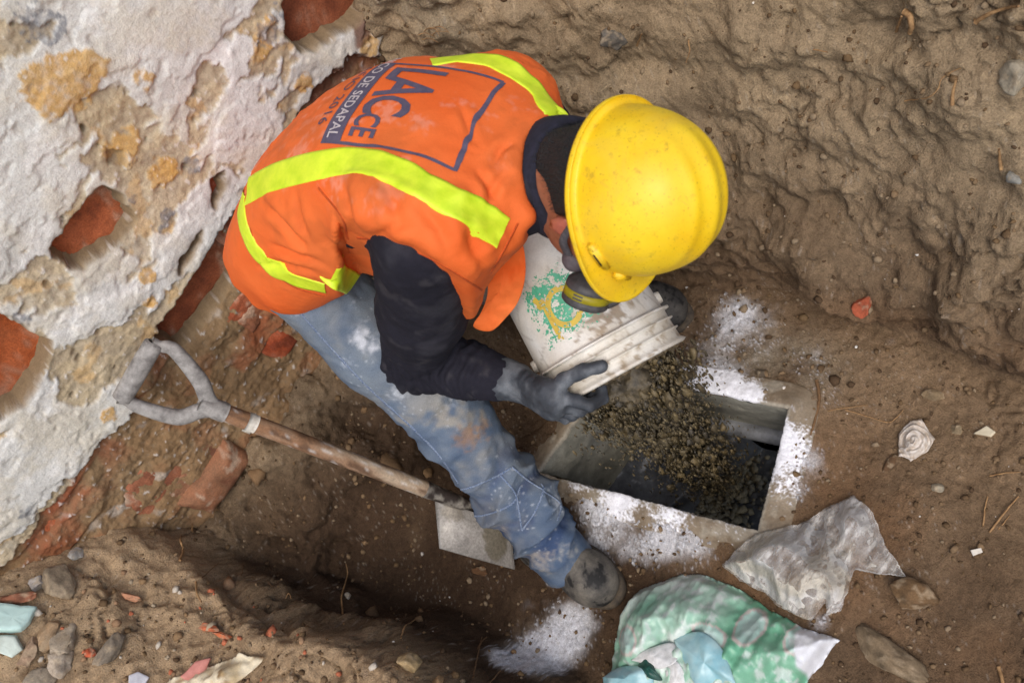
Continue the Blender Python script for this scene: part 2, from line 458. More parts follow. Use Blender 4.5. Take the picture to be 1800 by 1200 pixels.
def rim_strip(poly, w, n=190):
    # inner edge, flat top, outer skirt
    V = []; c = poly.mean(0); per = []
    for k in range(4):
        a, b = poly[k], poly[(k + 1) % 4]
        for s in np.linspace(0, 1, n, endpoint=False): per.append(a + (b - a) * s)
    per = np.array(per); out = []
    offs = [(0.0, -0.012), (0.0, -0.002), (0.004, 0.001), (0.012, 0.002), (0.025, 0.001), (0.04, -0.003), (w, -0.012), (w + 0.01, -0.05)]
    e = np.roll(per, -3, 0) - np.roll(per, 3, 0); nn = np.stack([e[:, 1], -e[:, 0]], 1); nn /= np.linalg.norm(nn, axis=1)[:, None]
    sgn = np.sign(((per - c) * nn).sum(1)); nn *= sgn[:, None]
    P3 = np.stack([per[:, 0], per[:, 1], 0 * per[:, 0]], 1)
    jag = 0.0045 * fbm(P3, 12, 4, 520) + 0.0018 * fbm(P3, 70, 2, 525)
    oo = np.concatenate([np.linspace(0, 0.012, 5), np.linspace(0.0145, w, 24)])
    zz = np.interp(oo, [a_ for a_, _ in offs[1:-1]], [b_ for _, b_ in offs[1:-1]])
    offs = [offs[0]] + list(zip(oo, zz)) + [offs[-1]]
    for o, z in offs:
        q = per + nn * (o + np.clip(jag * (1 if o < 0.03 else 0.5), -0.012, 0.012))[:, None]
        out.append(np.stack([q[:, 0], q[:, 1], np.full(len(q), TOPZ + z)], 1))
    V = np.stack(out, 0).reshape(-1, 3)
    V[:, 2] += 0.005 * fbm(V, 22, 4, 530)
    return V, grid_faces(len(offs), len(per), closed_v=True)
def conc_col(P, base, dark, seed, soil=None):
    n = fbm(P, 7, 4, seed); m = fbm(P, 30, 3, seed + 5)
    return mixc(np.tile(lin(*base), (len(P), 1)), lin(*dark), np.clip(0.5 + 0.9 * n + 0.4 * m, 0, 1))
P, Fq, _ = wall_sheet(D, A, BOTZ)
c = conc_col(P, (176, 172, 156), (128, 126, 114), 540)
c = mixc(c, lin(100, 105, 112), 0.5 * np.exp(-(((P[:, 0] - P[:, 0].mean()) / .05) ** 2 + ((P[:, 2] + .1) / .07) ** 2)))
mesh('inner_wall', P, Fq, M_CONC, chamber, col=c)
P, Fq, _ = wall_sheet(Cc, D, BOTZ)
c = conc_col(P, (168, 165, 150), (120, 118, 108), 550); mesh('inner_wall', P, Fq, M_CONC, chamber, col=c)
for a, b, s in ((A, B, 560), (B, Cc, 570)):
    P, Fq, _ = wall_sheet(a, b, BOTZ, 50, 40); mesh('inner_wall', P, Fq, M_CONC, chamber, col=conc_col(P, (150, 146, 135), (110, 108, 100), s))
V, Fq = rim_strip(HOLE, 0.065)
c = conc_col(V, (136, 122, 102), (108, 92, 72), 580)
c = mixc(c, lin(158, 150, 134), 0.6 * sst(0.0, 0.4, fbm(V, 18, 4, 585)))
c = mixc(c, lin(168, 160, 144), 0.8 * sst(0.010, 0.002, poly_sd(V[:, 0], V[:, 1], HOLE)))
lv = np.zeros(len(V))
for px, py, r, a in ((1085, 885, .05, 1.3), (1180, 915, .05, .9), (1265, 675, .06, 2.0), (1225, 665, .05, 1.8), (1320, 690, .03, 1.2), (1400, 790, .05, 1.0), (1375, 850, .05, .6), (1020, 850, .035, .6), (1290, 920, .035, .5)):
    q = Pz(px, py, TOPZ); lv += a * np.exp(-((V[:, 0] - q[0]) ** 2 + (V[:, 1] - q[1]) ** 2) / (r * r))
for a_, b_, s0, s1, am in ((A, B, 0.08, 0.85, .50), (B, Cc, 0.45, 0.95, .45), (Cc, D, 0.15, 0.75, .6)):
    for s_ in np.linspace(s0, s1, 26):
        q = a_ + (b_ - a_) * s_; lv += am * 0.20 * np.exp(-((V[:, 0] - q[0]) ** 2 + (V[:, 1] - q[1]) ** 2) / 0.026 ** 2)
lv = sst(0.40, 1.0, lv + 0.6 * fbm(V, 38, 5, 590, gain=0.7) + 0.45 * fbm(V, 170, 2, 592))
c = mixc(c, lin(238, 238, 242), lv); V[:, 2] += 0.002 * lv
mesh('rim', V, Fq, M_CONC, chamber, col=c)
# floor with a channel along the near right side and a round pipe at the back
n = 110
s, q = np.meshgrid(np.linspace(-0.02, 1.02, n), np.linspace(-0.02, 1.02, n), indexing='ij')
PX = (A[0] * (1 - s) + B[0] * s) * (1 - q) + (D[0] * (1 - s) + Cc[0] * s) * q
PY = (A[1] * (1 - s) + B[1] * s) * (1 - q) + (D[1] * (1 - s) + Cc[1] * s) * q
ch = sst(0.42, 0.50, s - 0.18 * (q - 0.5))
PZ_ = -0.34 - 0.16 * ch
P = np.stack([PX.ravel(), PY.ravel(), PZ_.ravel()], 1)
P[:, 2] += 0.004 * fbm(P, 12, 4, 600) + 0.002 * fbm(P, 60, 3, 605)
c = conc_col(P, (112, 116, 124), (70, 72, 78), 610)
c = mixc(c, lin(178, 180, 186), 0.75 * sst(0.35, 0.6, fbm(P, 26, 4, 615)))
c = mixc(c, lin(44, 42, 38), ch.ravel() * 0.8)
mesh('floor_slab', P, grid_faces(n, n), M_WETC, chamber, col=c)
M_PIPE = simple_mat('grey plastic pipe', lin(150, 152, 156), lin(105, 106, 108), 30, 0.4, spec=0.5)
a3 = np.array([*(A * 0.0 + Cc * 0.98 + D * 0.02), -0.20]); b3 = np.array([*(Cc * 0.45 + D * 0.55), -0.20])
nin = nrm(HOLE.mean(0) - (Cc + D) / 2); off = np.array([nin[0], nin[1], 0]) * 0.045
V, Fq = tube(catmull([a3 + off * 0.3, (a3 + b3) / 2 + off * 0.3, b3 + off * 0.3], 14), 0.024, 24)
mesh('outlet_pipe', V, Fq, M_PIPE, chamber)

# ------------------------------------------------------------------ old wall: mortar core, plaster skin, bricks
def uvp(px, py):
    q = Py(px, py, WY); return q[0], q[2]
wall = tag(empty('old_wall', (-0.5, WY, 0.2)), 'old brick wall with peeling white plaster and bare red bricks at its foot', 'wall')
wu = np.arange(-1.55, 0.80, 0.0036); wv = np.concatenate([np.arange(0.10, 1.62, 0.0036)])
U, Vv = np.meshgrid(wu, wv, indexing='ij'); u, v = U.ravel(), Vv.ravel()
W3 = np.stack([u, v, 0 * u], 1)
n1 = fbm(W3, 5, 4, 700); n2 = fbm(W3, 18, 4, 710); n3 = fbm(W3, 60, 4, 720); n4 = fbm(W3, 170, 2, 730)
wu2, wv2 = u + 0.018 * n2 + 0.006 * n3, v + 0.018 * fbm(W3, 18, 4, 740) + 0.006 * fbm(W3, 60, 3, 745)
edge_px = [(0, 985), (40, 930), (75, 885), (150, 795), (238, 705), (215, 680), (262, 592), (330, 500), (378, 402), (425, 330), (470, 270), (540, 160), (600, 90), (655, 95), (668, 0)]
plast = [uvp(*p) for p in edge_px] + [(0.8, 1.2), (0.8, 1.9), (-2.2, 1.9), (-2.2, 0.9)]
sdp = -poly_sd(wu2, wv2, plast)                         # positive inside the plaster
HOLES = dict(P1=[(488, 0), (486, 45), (520, 85), (560, 62), (605, 42), (640, 0), (640, -60), (500, -60)],
             P2=[(80, 425), (120, 370), (165, 318), (205, 345), (222, 380), (200, 410), (135, 455), (90, 440)],
             P3=[(375, 408), (424, 450), (418, 480), (365, 560), (318, 608), (280, 595), (275, 565), (330, 480)],
             P4=[(-60, 520), (0, 548), (82, 590), (72, 640), (30, 700), (0, 712), (-60, 740)],
             R1=[(365, 305), (380, 300), (384, 322), (370, 352)], R2=[(300, 455), (345, 395), (330, 430), (305, 470)],
             R3=[(222, 640), (236, 628), (240, 655), (225, 672)])
sdh = np.full(u.shape, 9.0)
SDH = {}
for k, p in HOLES.items():
    SDH[k] = poly_sd(u + 0.014 * n2 + 0.008 * fbm(W3, 32, 3, 751), v + 0.010 * n1 + 0.008 * fbm(W3, 32, 3, 752), [uvp(*q) for q in p]); sdh = np.minimum(sdh, SDH[k])
P10 = poly_sd(wu2, wv2, [uvp(*q) for q in ((535, 165), (580, 100), (630, 92), (615, 150), (560, 195))])
P10b = poly_sd(wu2, wv2, [uvp(*q) for q in ((598, 0), (655, -10), (645, 60), (610, 75))])
holem = sst(0.006, -0.008, sdh)
pm = sst(-0.008, 0.008, sdp + 0.01 * n3) * (1 - holem)
# flaking layers inside the plaster: paint film over ochre render over grey
flake = fbm(np.stack([wu2 * 1.0, wv2 * 1.7, 0 * u + 3], 1), 5.2, 5, 760)
lay = sst(-0.14, -0.04, flake) * pm                     # 1 = white top coat, 0 = rough render
lay2 = sst(0.14, 0.24, flake) * pm                     # thick extra coat
cv = (v - 0.765 + 0.010 * fbm(W3, 4, 2, 767)) / 0.106; row = np.floor(cv); cu_ = (u + 0.47 + 0.12 * (row % 2) + 0.02 * fbm(W3, 3, 2, 769)) / 0.245
bid = ((np.sin(row * 12.9898 + np.floor(cu_) * 78.233) * 43758.5453) % 1.0)
fu, fv = np.abs(cu_ - np.floor(cu_) - 0.5) * 0.245, np.abs(cv - row - 0.5) * 0.106
brk = sst(0.006, -0.010, np.maximum(fu - 0.110, fv - 0.041) + 0.007 * n2 + 0.003 * n3)
hdisp = 0.026 * pm + 0.0055 * lay + 0.0035 * lay2 + 0.006 * n1 * (1 - holem) + (0.005 - 0.003 * lay) * n2 + (0.0030 - 0.0024 * lay) * n3 + (0.0010 - 0.0007 * lay) * n4
hdisp += (1 - pm) * (1 - holem) * (0.004 * n2 + 0.001 * n3 + 0.014 * np.maximum(0, fbm(W3, 6, 3, 765)) + 0.010 * brk * sst(0.3, 0.9, bid) * sst(-0.2, 0.2, fbm(W3, 5, 3, 772)) + 0.010 * fbm(W3 * [1.3, 0.8, 1], 8, 4, 773, ridged=True) )
pits = sst(0.42, 0.60, fbm(W3, 20, 3, 768)) * pm * (1 - 0.7 * lay)
hdisp -= 0.010 * pits
ne = 1 - 0.85 * np.exp(-(sdh / 0.014) ** 2)
hdisp = 0.030 * pm + (hdisp - 0.030 * pm) * ne
dep = 0 * u; best = np.full(len(u), 9.0)
for k, dv in dict(P1=0.026, P2=0.024, P3=0.055, P4=0.030, R1=0.010, R2=0.012, R3=0.010).items():
    m_ = SDH[k] < best; best = np.where(m_, SDH[k], best); dep = np.where(m_, dv, dep)
hdisp -= dep * holem
Yw = WY - hdisp
white = lin(214, 212, 205); cream = lin(210, 201, 182); ochre = lin(204, 156, 78); render = lin(176, 160, 134); slate = lin(112, 116, 124)
brickc = lin(150, 82, 52); mort = lin(150, 128, 98); soil = lin(140, 112, 80)
wc = mixc(np.tile(render, (len(u), 1)), white, np.clip(lay * 1.15, 0, 1))
wc = mixc(wc, lin(176, 172, 164), 0.55 * sst(0.05, 0.45, fbm(W3, 3.5, 5, 776)) * lay)
wc = mixc(wc, lin(240, 238, 232), 0.6 * sst(0.1, 0.4, fbm(W3 * [1, 1.6, 1], 8, 5, 777)) * lay)
wc = mixc(wc, lin(198, 186, 160), 0.5 * sst(0.0, 0.5, fbm(W3, 6, 5, 775) + 0.3 * n3) * pm)
wc = mixc(wc, cream, 0.55 * sst(0.0, 0.5, n1 + 0.5 * n2) * pm)
wc = mixc(wc, lin(196, 176, 140), 0.6 * (1 - lay) * sst(-0.2, 0.3, n2) * pm)
och = np.zeros(len(u))
for px, py, r, a in ((100, 130, .055, 1.3), (140, 115, .03, 1), (70, 150, .04, .8), (275, 295, .03, 1.1), (285, 285, .02, 1), (525, 140, .025, 1.2), (450, 70, .035, .8), (240, 130, .03, .6), (215, 230, .04, .55), (250, 475, .02, 1.2), (255, 520, .02, 1.0), (195, 265, .03, .7), (180, 715, .022, 1.2), (330, 60, .05, .35), (465, 30, .02, .9), (650, 20, .03, 1.3), (635, 75, .025, 1.1)):
    q = uvp(px, py); och += a * np.exp(-((u - q[0]) ** 2 + (v - q[1]) ** 2) / (r * r))
om = sst(0.42, 0.62, och + 0.45 * n2 + 0.35 * n3) * sst(0.1, 0.2, och)
wc = mixc(wc, mixc(np.tile(ochre, (len(u), 1)), lin(190, 158, 108), np.clip(0.3 + 0.9 * n3 + 0.5 * n2, 0, 1)), 0.92 * om * np.clip(0.9 + 0.8 * n3, 0.4, 1) * (1 - holem)); hdy = 0.002 * om
wc = mixc(wc, ochre, 0.35 * sst(0.25, 0.4, fbm(W3, 14, 4, 780)) * (1 - lay) * pm)
sl = np.zeros(len(u))
for px, py, r, a in ((325, 283, .022, 1.2), (285, 367, .016, 1.2), (60, 40, .05, .9), (455, 55, .03, .9), (40, 885, .03, .9), (225, 340, .012, 1.2), (30, 545, .03, .8), (270, 390, .02, .5), (480, 15, .03, .8)):
    q = uvp(px, py); sl += a * np.exp(-((u - q[0]) ** 2 + (v - q[1]) ** 2) / (r * r))
sm = sst(0.5, 0.66, sl + 0.5 * n3 + 0.3 * n2) * sst(0.12, 0.2, sl)
wc = mixc(wc, slate, 0.75 * sm * np.clip(0.7 + n3, 0.2, 1) * (1 - holem))
low = (1 - pm) * (1 - holem)
base = mixc(np.tile(mort, (len(u), 1)), soil, np.clip(0.5 + 0.8 * n1 + sst(0.95, 0.6, v) * 0.5, 0, 1))
base = mixc(base, lin(150, 84, 54), np.clip(0.6 * brk * sst(0.75, 1.05, bid + 0.6 * fbm(W3, 7, 4, 790)) + 0.25 * sst(0.2, 0.45, fbm(W3, 7, 4, 791)), 0, 1) * sst(0.25, 0.5, v))
base = mixc(base, lin(196, 188, 178), 0.5 * sst(0.3, 0.55, fbm(W3, 12, 5, 795)) * sst(0.3, 0.5, v))
base = mixc(base, lin(146, 86, 60), 0.6 * sst(-0.13, -0.02, sdp) * sst(-0.15, 0.25, fbm(W3, 9, 4, 798)) * sst(0.35, 0.55, v))
wc = mixc(wc, base, low)
wc = mixc(wc, lin(120, 84, 66), 0.9 * sst(0.005, -0.008, np.minimum(P10, P10b)))
wc = mixc(wc, mort * 0.8, sst(0.012, 0.0, sdh))
wc = mixc(wc, lin(236, 232, 226), 0.5 * sst(0.42, 0.6, n3) * (1 - holem))
wc = mixc(wc, lin(140, 124, 102), 0.4 * sst(0.3, 0.55, -n3 - 0.3 * n4) * (1 - holem) * (1 - 0.6 * lay))
wc = mixc(wc, lin(140, 122, 96), 0.6 * pits)
Yw -= hdy
M_WALL = attr_mat('flaking plaster and mortar', 0.93, 0.16, 300, 0.0012, 0.7, 90, spec=0.2)
WV = np.stack([u, Yw, v], 1)
wF = grid_faces(len(wu), len(wv))
mesh('plaster', WV, wF, M_WALL, wall, col=np.clip(wc, 0.01, 0.85))
# body of the wall behind the skin, raised out of view to shade the pit
bx0, bx1, by0, by1, bz0, bz1 = -3.4, 2.2, WY + 0.07, WY + 0.40, -0.2, 3.4
V = [(x, y, z) for x in (bx0, bx1) for y in (by0, by1) for z in (bz0, bz1)]
Fb = [[0, 1, 3, 2], [4, 6, 7, 5], [0, 4, 5, 1], [2, 3, 7, 6], [0, 2, 6, 4], [1, 5, 7, 3]]
mesh('masonry_core', V, Fb, simple_mat('mortar', mort, mort * 0.6, 20, 0.95), wall, smooth=False)
# bricks, each an object: u range, v range, how far the face stands out of WY, tint
M_BRICK = attr_mat('fired red brick', 0.82, 0.28, 240, 0.0010, 0.7, 60, spec=0.3)
def rough_block(cx, cz, y0, w, h, depth, seed, nx=26, nz=14, amp=0.006, round_=0.25):
    """a brick lying along x, its face towards -y, worn edges"""
    a = np.linspace(-1, 1, nx); b = np.linspace(-1, 1, nz)
    Aa, Bb = np.meshgrid(a, b, indexing='ij'); aa, bb = Aa.ravel(), Bb.ravel()
    P = np.stack([cx + aa * w / 2, np.full(len(aa), y0), cz + bb * h / 2], 1)
    n = fbm(P + seed, 22, 4, 800) ; nf = fbm(P + seed, 90, 3, 805)
    edge = np.maximum(np.abs(aa) ** 6, np.abs(bb) ** 4)
    P[:, 1] += round_ * 0.02 * edge + amp * n + amp * 0.4 * nf
    j = fbm(P + seed * 2, 14, 3, 810) * 0.006
    P[:, 0] += j * np.abs(aa) ** 3; P[:, 2] += fbm(P + seed * 3, 14, 3, 811) * 0.006 * np.abs(bb) ** 3
    front = P; back = P.copy(); back[:, 1] = y0 + depth
    per = [i * nz for i in range(nx)] + [(nx - 1) * nz + k for k in range(1, nz)] + [i * nz + nz - 1 for i in range(nx - 2, -1, -1)] + [k for k in range(nz - 2, 0, -1)]
    F = grid_faces(nx, nz).tolist(); off = len(P)
    bk = [off + k for k in range(len(per))]
    for k in range(len(per)):
        k2 = (k + 1) % len(per); F.append([per[k2], per[k], bk[k], bk[k2]])
    F.append(bk[::-1])
    return np.vstack([front, back[per]]), F
def brick_obj(px_poly, y0, seed, tint=(158, 84, 50), dust=0.4, pad=0.012, depth=0.10, label=None, round_=0.25):
    q = np.array([uvp(*p) for p in px_poly]); lo, hi = q.min(0) - pad, q.max(0) + pad
    V, F = rough_block((lo[0] + hi[0]) / 2, (lo[1] + hi[1]) / 2, y0, hi[0] - lo[0], hi[1] - lo[1], depth, seed, round_=round_)
    n = fbm(V, 14, 4, 820 + int(seed)); m = fbm(V, 60, 3, 830 + int(seed))
    c = mixc(np.tile(lin(*tint), (len(V), 1)), lin(176, 108, 74), np.clip(0.4 + n, 0, 1) * 0.6)
    c = mixc(c, lin(196, 176, 152), dust * sst(0.15, 0.5, n + 0.5 * m)); c = mixc(c, lin(110, 60, 42), 0.6 * sst(0.2, 0.5, -n))
    o = mesh('brick', V, F, M_BRICK, wall, col=c)
    if label: o['label'] = label
    return o
brick_obj([(486, 0), (520, 85), (640, 0), (640, -60)], WY + 0.018, 1, (128, 70, 44), 0.15)
brick_obj([(80, 430), (165, 318), (222, 380), (135, 455)], WY + 0.014, 2, (164, 88, 52), 0.35)
brick_obj([(375, 405), (424, 450), (318, 608), (275, 575)], WY + 0.040, 3, (140, 74, 46), 0.45, label='deeply recessed dark red brick')
brick_obj([(-60, 520), (82, 590), (30, 700), (-60, 740)], WY + 0.022, 4, (178, 88, 42), 0.25)
brick_obj([(362, 302), (384, 300), (372, 352)], WY - 0.002, 5, (150, 70, 42), 0.2)
brick_obj([(386, 400), (412, 335), (425, 385), (402, 438)], WY - 0.006, 6, (140, 70, 46), 0.3, 0.0)
brick_obj([(300, 455), (345, 392), (303, 472)], WY + 0.0, 7, (146, 92, 74), 0.4)
brick_obj([(222, 640), (262, 640), (250, 700), (225, 745)], WY - 0.005, 8, (150, 66, 38), 0.2)
brick_obj([(398, 545), (450, 490), (470, 500), (408, 580)], WY - 0.012, 9, (150, 76, 48), 0.45, 0.0)
brick_obj([(455, 615), (482, 572), (506, 580), (494, 632)], WY - 0.014, 10, (164, 72, 40), 0.1, 0.0)
brick_obj([(120, 838), (160, 772), (245, 735), (190, 855)], WY - 0.004, 11, (142, 88, 62), 0.8, 0.006)
brick_obj([(62, 942), (130, 880), (166, 885), (110, 952)], WY - 0.012, 12, (166, 84, 48), 0.3, 0.0)
brick_obj([(228, 850), (270, 800), (305, 872), (262, 905)], WY - 0.007, 13, (150, 96, 70), 0.8, 0.004)
brick_obj([(330, 885), (378, 785), (412, 778), (372, 885)], WY - 0.045, 14, (134, 98, 72), 0.7, 0.0, 0.16, round_=1.3)
brick_obj([(300, 880), (340, 800), (380, 780), (330, 885)], WY - 0.010, 15, (126, 96, 72), 0.9, 0.0)
brick_obj([(420, 555), (445, 520), (465, 530), (440, 580)], WY - 0.016, 16, (130, 86, 62), 0.5, 0.0)
# ------------------------------------------------------------------ the worker
def sdf_cone(P, a, b, ra, rb, flat=None, k=1.0):
    """tapered capsule; flat: unit axis squeezed by k"""
    a, b = np.asarray(a, float), np.asarray(b, float); d = b - a; q = P - a
    t = np.clip(q @ d / (d @ d), 0, 1); r = q - t[:, None] * d
    if flat is not None:
        f = r @ flat; r = r + (f * (1 / k - 1))[:, None] * flat
    return np.linalg.norm(r, axis=1) - (ra + (rb - ra) * t)
def sdf_ell(P, c, axes, rad):
    q = (P - c) @ np.asarray(axes).T / np.asarray(rad)
    n = np.linalg.norm(q, axis=1); return (n - 1) * np.min(rad) * np.where(n > 1, 1.0, 1.0)
def chain(P, pts, rads, k=0.02):
    d = None
    for i in range(len(pts) - 1):
        e = sdf_cone(P, pts[i], pts[i + 1], rads[i], rads[i + 1]); d = e if d is None else smin(d, e, k)
    return d

PV = np.array([-0.090, 1.442, 0.838])
NK = Pz(962, 305, 0.985)
TS = NK - PV; TL = np.linalg.norm(TS); TS = TS / TL
_L0 = nrm(np.array([-TS[1], TS[0], 0])); _B0 = nrm(np.cross(TS, _L0)); _B0 = _B0 if _B0[2] > 0 else -_B0
_r = math.radians(22)
LL = math.cos(_r) * _L0 - math.sin(_r) * _B0           # towards his left
BB = math.cos(_r) * _B0 + math.sin(_r) * _L0           # out of his back
_st = np.array([-0.32, -0.24, -0.12, 0.0, 0.2, 0.4, 0.6, 0.78, 0.9, 1.0, 1.08, 1.16])
_wa = np.array([0.075, 0.112, 0.140, 0.162, 0.165, 0.175, 0.192, 0.192, 0.162, 0.112, 0.070, 0.040])   # half width
_da = np.array([0.064, 0.096, 0.113, 0.119, 0.108, 0.112, 0.122, 0.116, 0.100, 0.078, 0.060, 0.035])   # half depth
_hu = np.array([-0.02, 0.00, 0.018, 0.045, 0.104, 0.132, 0.120, 0.076, 0.035, 0.005, -0.01, -0.02])          # hump along BB
_ss = np.linspace(-0.45, 1.3, 400)
def _smooth(a):
    y = np.interp(_ss, _st, a); k = np.hanning(41); k /= k.sum()
    return np.convolve(np.pad(y, 20, mode='edge'), k, 'valid')
_WA, _DA, _HU = _smooth(_wa), _smooth(_da), _smooth(_hu)
def torso_coords(P):
    q = P - PV; return q @ TS / TL, q @ LL, q @ BB
def torso_pt(s, l, b):
    return PV + TS * TL * s + LL * l + BB * (b + np.interp(s, _ss, _HU))
def sdf_torso(P, grow=0.0, ex=2.4):
    s, l, b = torso_coords(P)
    a = np.interp(s, _ss, _WA) + grow; d = np.interp(s, _ss, _DA) + grow; b = b - np.interp(s, _ss, _HU)
    r = (np.abs(l / a) ** ex + np.abs(b / d) ** ex) ** (1 / ex)
    f = (r - 1) * np.minimum(a, d)
    return np.maximum(f, np.maximum((-0.33 - s) * TL - grow, (s - 1.15) * TL))

# joints
SH_R, SH_L = torso_pt(0.77, -0.165, -0.025), torso_pt(0.80, 0.165, -0.015)
EL_R = Pz(728, 628, 0.66); WR_R = Pd(893, 668, 1.80)
HIP_R, HIP_L = torso_pt(0.0, -0.072, -0.03), torso_pt(-0.02, 0.085, -0.03)
KN_R = Pz(800, 745, 0.46); AN_R = Pz(990, 982, 0.11)
KN_L = Pz(880, 470, 0.46); AN_L = Pz(1085, 505, 0.13)
# bucket frame (needed by the hands)
BAX = nrm(0.48 * XI + 0.87 * YI - 0.10 * CF)           # towards the mouth
BM = Pd(1090, 659, 1.82)                               # centre of the mouth
BE2 = nrm(-ray(1090, 659) - BAX * (-ray(1090, 659) @ BAX))   # towards the camera
BE1 = np.cross(BE2, BAX); BE1 = BE1 if BE1 @ XI > 0 else -BE1
BR, BR0, BLEN = 0.150, 0.132, 0.385
def bpt(e1, ax, e2): return BM + BE1 * e1 + BAX * ax + BE2 * e2
EL_L = torso_pt(0.78, 0.22, -0.26); WR_L = bpt(0.19, -0.42, -0.10)
HAND_L = bpt(0.12, -0.375, -0.08)

# head frame
HC = Pd(1104, 342, 1.34)                               # centre of the brim
_v = -ray(1104, 342); _a = math.radians(47)
HA = nrm(math.cos(_a) * _v + math.sin(_a) * nrm(XI + 0.08 * YI))
HF0 = nrm(YI + 0.03 * XI - HA * ((YI + 0.03 * XI) @ HA))
HR0 = np.cross(HF0, HA)
_p = math.radians(-20)
HF = math.cos(_p) * HF0 + math.sin(_p) * HR0
HR = np.cross(HF, HA)                                  # towards his right
def hpt(f, r, u): return HC + HF * f + HR * r + HA * u
HB = -0.035                                            # skull centre below the brim plane

def sdf_head(P):
    q = P - HC; X = np.stack([q @ HF - 0.018, q @ HR, q @ HA], 1)
    E = np.eye(3)
    d = sdf_ell(X, np.array([-0.012, 0, HB + 0.025]), E, (0.098, 0.078, 0.108))
    d = smin(d, sdf_ell(X, np.array([0.035, 0, HB - 0.055]), E, (0.062, 0.058, 0.075)), 0.03)        # jaw
    d = smin(d, sdf_cone(X, np.array([0.078, 0, HB + 0.01]), np.array([0.103, 0, HB - 0.028]), 0.009, 0.014), 0.012)  # nose
    d = smin(d, sdf_ell(X, np.array([0.082, 0, HB - 0.062]), E, (0.012, 0.026, 0.008)), 0.008)        # lips
    for sgn in (-1, 1):
        d = smax(d, -sdf_ell(X, np.array([0.088, sgn * 0.032, HB + 0.008]), E, (0.016, 0.017, 0.012)), 0.010)   # eye sockets
        d = smin(d, sdf_ell(X, np.array([0.074, sgn * 0.032, HB + 0.008]), E, (0.012, 0.012, 0.012)), 0.004)
        d = smin(d, sdf_ell(X, np.array([0.060, sgn * 0.048, HB - 0.022]), E, (0.022, 0.018, 0.016)), 0.012)    # cheek
        e = sdf_ell(X, np.array([0.014, sgn * 0.083, HB - 0.020]), np.array([[0.92, -sgn * 0.38, 0], [sgn * 0.38, 0.92, 0], [0, 0, 1]]), (0.021, 0.009, 0.034))
        e = smax(e, -sdf_ell(X, np.array([0.021, sgn * 0.094, HB - 0.014]), E, (0.011, 0.009, 0.018)), 0.005)
        d = smin(d, e, 0.006)
    return d
NECK_TOP = hpt(-0.03, 0, HB - 0.06)
def sdf_body(P):
    d = sdf_head(P)
    d = smin(d, sdf_cone(P, torso_pt(0.98, 0, -0.01), NECK_TOP, 0.066, 0.056), 0.025)
    d = smin(d, sdf_torso(P, -0.018), 0.03)
    for a in ((SH_R, EL_R, WR_R), (SH_L, EL_L, WR_L)):
        d = smin(d, chain(P, a, (0.055, 0.042, 0.028), 0.015), 0.03)
    for a in ((HIP_R, KN_R, AN_R), (HIP_L, KN_L, AN_L)):
        d = smin(d, chain(P, a, (0.085, 0.056, 0.038), 0.02), 0.03)
    return d
_bv, _bf = surface_nets(sdf_body, (-0.55, 0.55, 0.03), (0.62, 1.68, 1.30), 0.0085)
_hv, _hf = None, None
M_SKIN = NT('skin'); _n = M_SKIN.noise(70, 4, 0.6); _a2 = M_SKIN.n('ShaderNodeAttribute', attribute_name='Col')
_c = M_SKIN.mix(1.0, _a2.outputs['Color'], M_SKIN.ramp(_n, [(0.3, 0.8), (0.7, 1.15)]), 'MULTIPLY')
M_SKIN.b.inputs['Subsurface Weight'].default_value = 0.12; M_SKIN.b.inputs['Subsurface Radius'].default_value = (0.01, 0.004, 0.002)
M_SKIN.b.inputs['Subsurface Scale'].default_value = 0.5
M_SKIN = M_SKIN.done(_c, 0.5, M_SKIN.bump(M_SKIN.noise(500, 3), 0.3, 0.0004), Specular_IOR_Level=0.4)
# finer head, joined to the same continuous surface by meshing the whole body once at head resolution near the head
_cb = np.tile(lin(148, 92, 66), (len(_bv), 1))
_q = _bv - HC; _ear = np.exp(-(((_q @ HF) - 0.032) ** 2 + ((_q @ HA) - (HB - 0.020)) ** 2) / 0.03 ** 2) * (np.abs(_q @ HR) > 0.072)
_cb = mixc(_cb, lin(176, 96, 78), np.clip(_ear, 0, 1))
person = mesh('person', _bv, _bf, M_SKIN, col=_cb)
tag(person, 'worker in orange vest and yellow helmet bending over the pit to empty a bucket', 'person')

# ---- cloth relief
def cloth_folds(V, N, amp, dirs):
    d = np.zeros(len(V))
    for ax, f, w, seed in dirs:
        ax = nrm(ax); t = V - np.outer(V @ ax, ax) * (1 - w)
        d += fbm(t, f, 3, seed, ridged=True) - 0.35
    return V + N * (amp * d / len(dirs))[:, None]

# ---- jeans
KM_R = (HIP_R + KN_R) / 2
def sdf_jeans(P):
    s, l, b = torso_coords(P)
    pel = smax(sdf_torso(P, -0.008), (s - 0.10) * TL, 0.01)
    legR = chain(P, (HIP_R, KM_R, KN_R, KN_R * 0.45 + AN_R * 0.55, AN_R), (0.094, 0.091, 0.081, 0.078, 0.070), 0.04)
    legL = chain(P, (HIP_L, (HIP_L + KN_L) / 2, KN_L, AN_L), (0.106, 0.094, 0.080, 0.072), 0.04)
    d = smin(smin(pel, legR, 0.03), legL, 0.03)
    for k, a in ((KN_R, AN_R), (KN_L, AN_L)):          # open hems
        ax = nrm(a - k); q = P - a; h = q @ ax
        d = np.maximum(d, np.where(np.linalg.norm(q - h[:, None] * ax, axis=1) < 0.14, h - 0.022, -9))
    return d
jv, jf = surface_nets(sdf_jeans, (-0.55, 0.72, 0.03), (0.50, 1.70, 0.98), 0.0055)
jn = vnormals(jv, jf)
